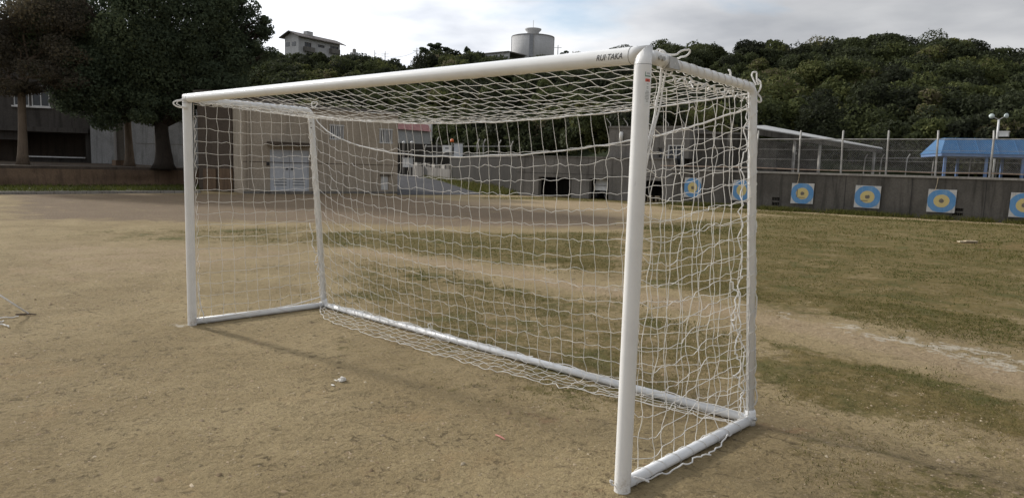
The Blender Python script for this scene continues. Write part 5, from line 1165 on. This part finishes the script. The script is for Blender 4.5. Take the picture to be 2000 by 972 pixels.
loop_px([(362, 193), (348, 196), (339, 200), (342, 206), (352, 210), (366, 212)], dq3-.04, .0065); loop_px([(364, 196), (349, 198), (345, 202), (352, 207), (366, 209)], dq3-.05, .0048)
dq4 = float((bLt-CAM)@CF)
loop_px([(610, 212), (609, 203), (613, 199), (620, 201), (617, 207), (611, 212)], dq4-.05, .006); loop_px([(497, 208), (501, 215), (498, 217), (495, 213), (497, 208)], dq4+.2, .006)
loop_px([(838, 640), (836, 633), (841, 632), (842, 640)], float((np.array([-.3, 1.4, .05])-CAM)@CF), .004)
dq5 = float((np.array([fR[0], -.02, .05])-CAM)@CF)
loop_px([(1199, 948), (1194, 942), (1192, 937), (1197, 940)], dq5, .006); loop_px([(1232, 935), (1245, 932), (1262, 938), (1268, 940)], dq5+.05, .005)

# ------------------------------------------------------------------ small things on the ground
c0 = G(668, 743)
sc = empty('white_scrap', tuple(c0)); tag(sc, 'crumpled dirty white scrap lying on the sand in front of the goal', 'litter')
def crumple(c, rx, ry, rz, seed, name, mat, par):
    r_ = np.random.default_rng(seed); bm = bmesh.new(); bmesh.ops.create_icosphere(bm, subdivisions=3, radius=1)
    for v_ in bm.verts:
        d = np.array(v_.co); k = 1+.35*(fbm(np.array([d[0]*2.1+seed]), np.array([d[1]*2.1+d[2]*1.7]), 3, seed)[0]-.5)*2+r_.normal(0, .05); v_.co = Vector((c[0]+d[0]*rx*k-par.location[0], c[1]+d[1]*ry*k-par.location[1], c[2]+max(d[2], -.25)*rz*k-par.location[2]))
    me = bpy.data.meshes.new(name); bm.to_mesh(me); bm.free(); me.materials.append(mat); return link(bpy.data.objects.new(name, me), par)
crumple(c0+(0, 0, .006), .030, .026, .024, 3, 'crumpled_sheet', MT['scrap'], sc); crumple(c0-CR*.045+(0, 0, .002), .024, .007, .005, 5, 'torn_strip', MT['scrap'], sc); c1 = G(650, 752); crumple(c1+(0, 0, .002), .020, .007, .005, 8, 'torn_strip', MT['scrap'], sc)
# rope staked at the left edge
s0_ = G(56, 616); s1_ = at(-60, 530, 6.9)
rs = empty('staked_rope', tuple(s0_)); tag(rs, 'pale guy rope pegged into the ground at the left picture edge', 'rope')
mb = MB(); mb.tube([s0_+(0, 0, .02), lerp(s0_, s1_, .5)+(0, 0, -.01), s1_], .009, 7); mb.build('line', MT['rope'], rs, True)
d_ = CR*1.0; mb = MB(); mb.tube([s0_+d_*-.13+(0, 0, .014), s0_+d_*.0+(0, 0, .018), s0_+d_*.075+(0, 0, .012)], [.007, .010, .007], 8); mb.build('peg', MT['barkpale'], rs)
n_ = Net(); n_.thread([G(-40, 626)+(0, 0, .01), G(0, 623)+(0, 0, .012), G(20, 621.5)+(0, 0, .01), G(36, 619.5)+(0, 0, .014)], .006, .004); n_.build('tail', MT['rope'], rs)
cr_ = empty('white_cord_scrap', tuple(G(4, 634))); tag(cr_, 'bit of frayed white cord beside the pegged rope', 'cord')
n_ = Net(); n_.thread([G(-12, 628)+(0, 0, .012), G(2, 630)+(0, 0, .012), G(7, 628.5)+(0, 0, .012)], .006, .004); n_.thread([G(-14, 636)+(0, 0, .012), G(3, 635)+(0, 0, .014), G(16, 638)+(0, 0, .012), G(17, 640)+(0, 0, .012)], .007, .004); n_.build('cord', MT['rope'], cr_)
p0, p1 = G(1872, 473.5), G(1906, 474.5); bd = empty('broken_board', tuple(p0)); tag(bd, 'pale broken board lying on reddish soil far right', 'board')
mb = MB(); f_ = Face(p0[:2], p1[:2]); f_.box(mb, 0, f_.L, 0.01, .04, -.06, .06); f_.box(mb, f_.L*.3, f_.L*.98, .041, .06, -.02, .09); mb.build('plank', MT['stick'], bd)
q0, q1 = G(968, 850), G(986, 859); ps_ = empty('pink_stick', tuple(q0)); tag(ps_, 'tiny faded pink stick on the sand left of the near post', 'litter')
mb = MB(); mb.tube([q0+(0, 0, .006), lerp(q0, q1, .5)+(0, 0, .009), q1+(0, 0, .006)], [.004, .006, .003], 6); mb.build('stick', plain('faded_pink', (.50, .20, .16), .7), ps_)
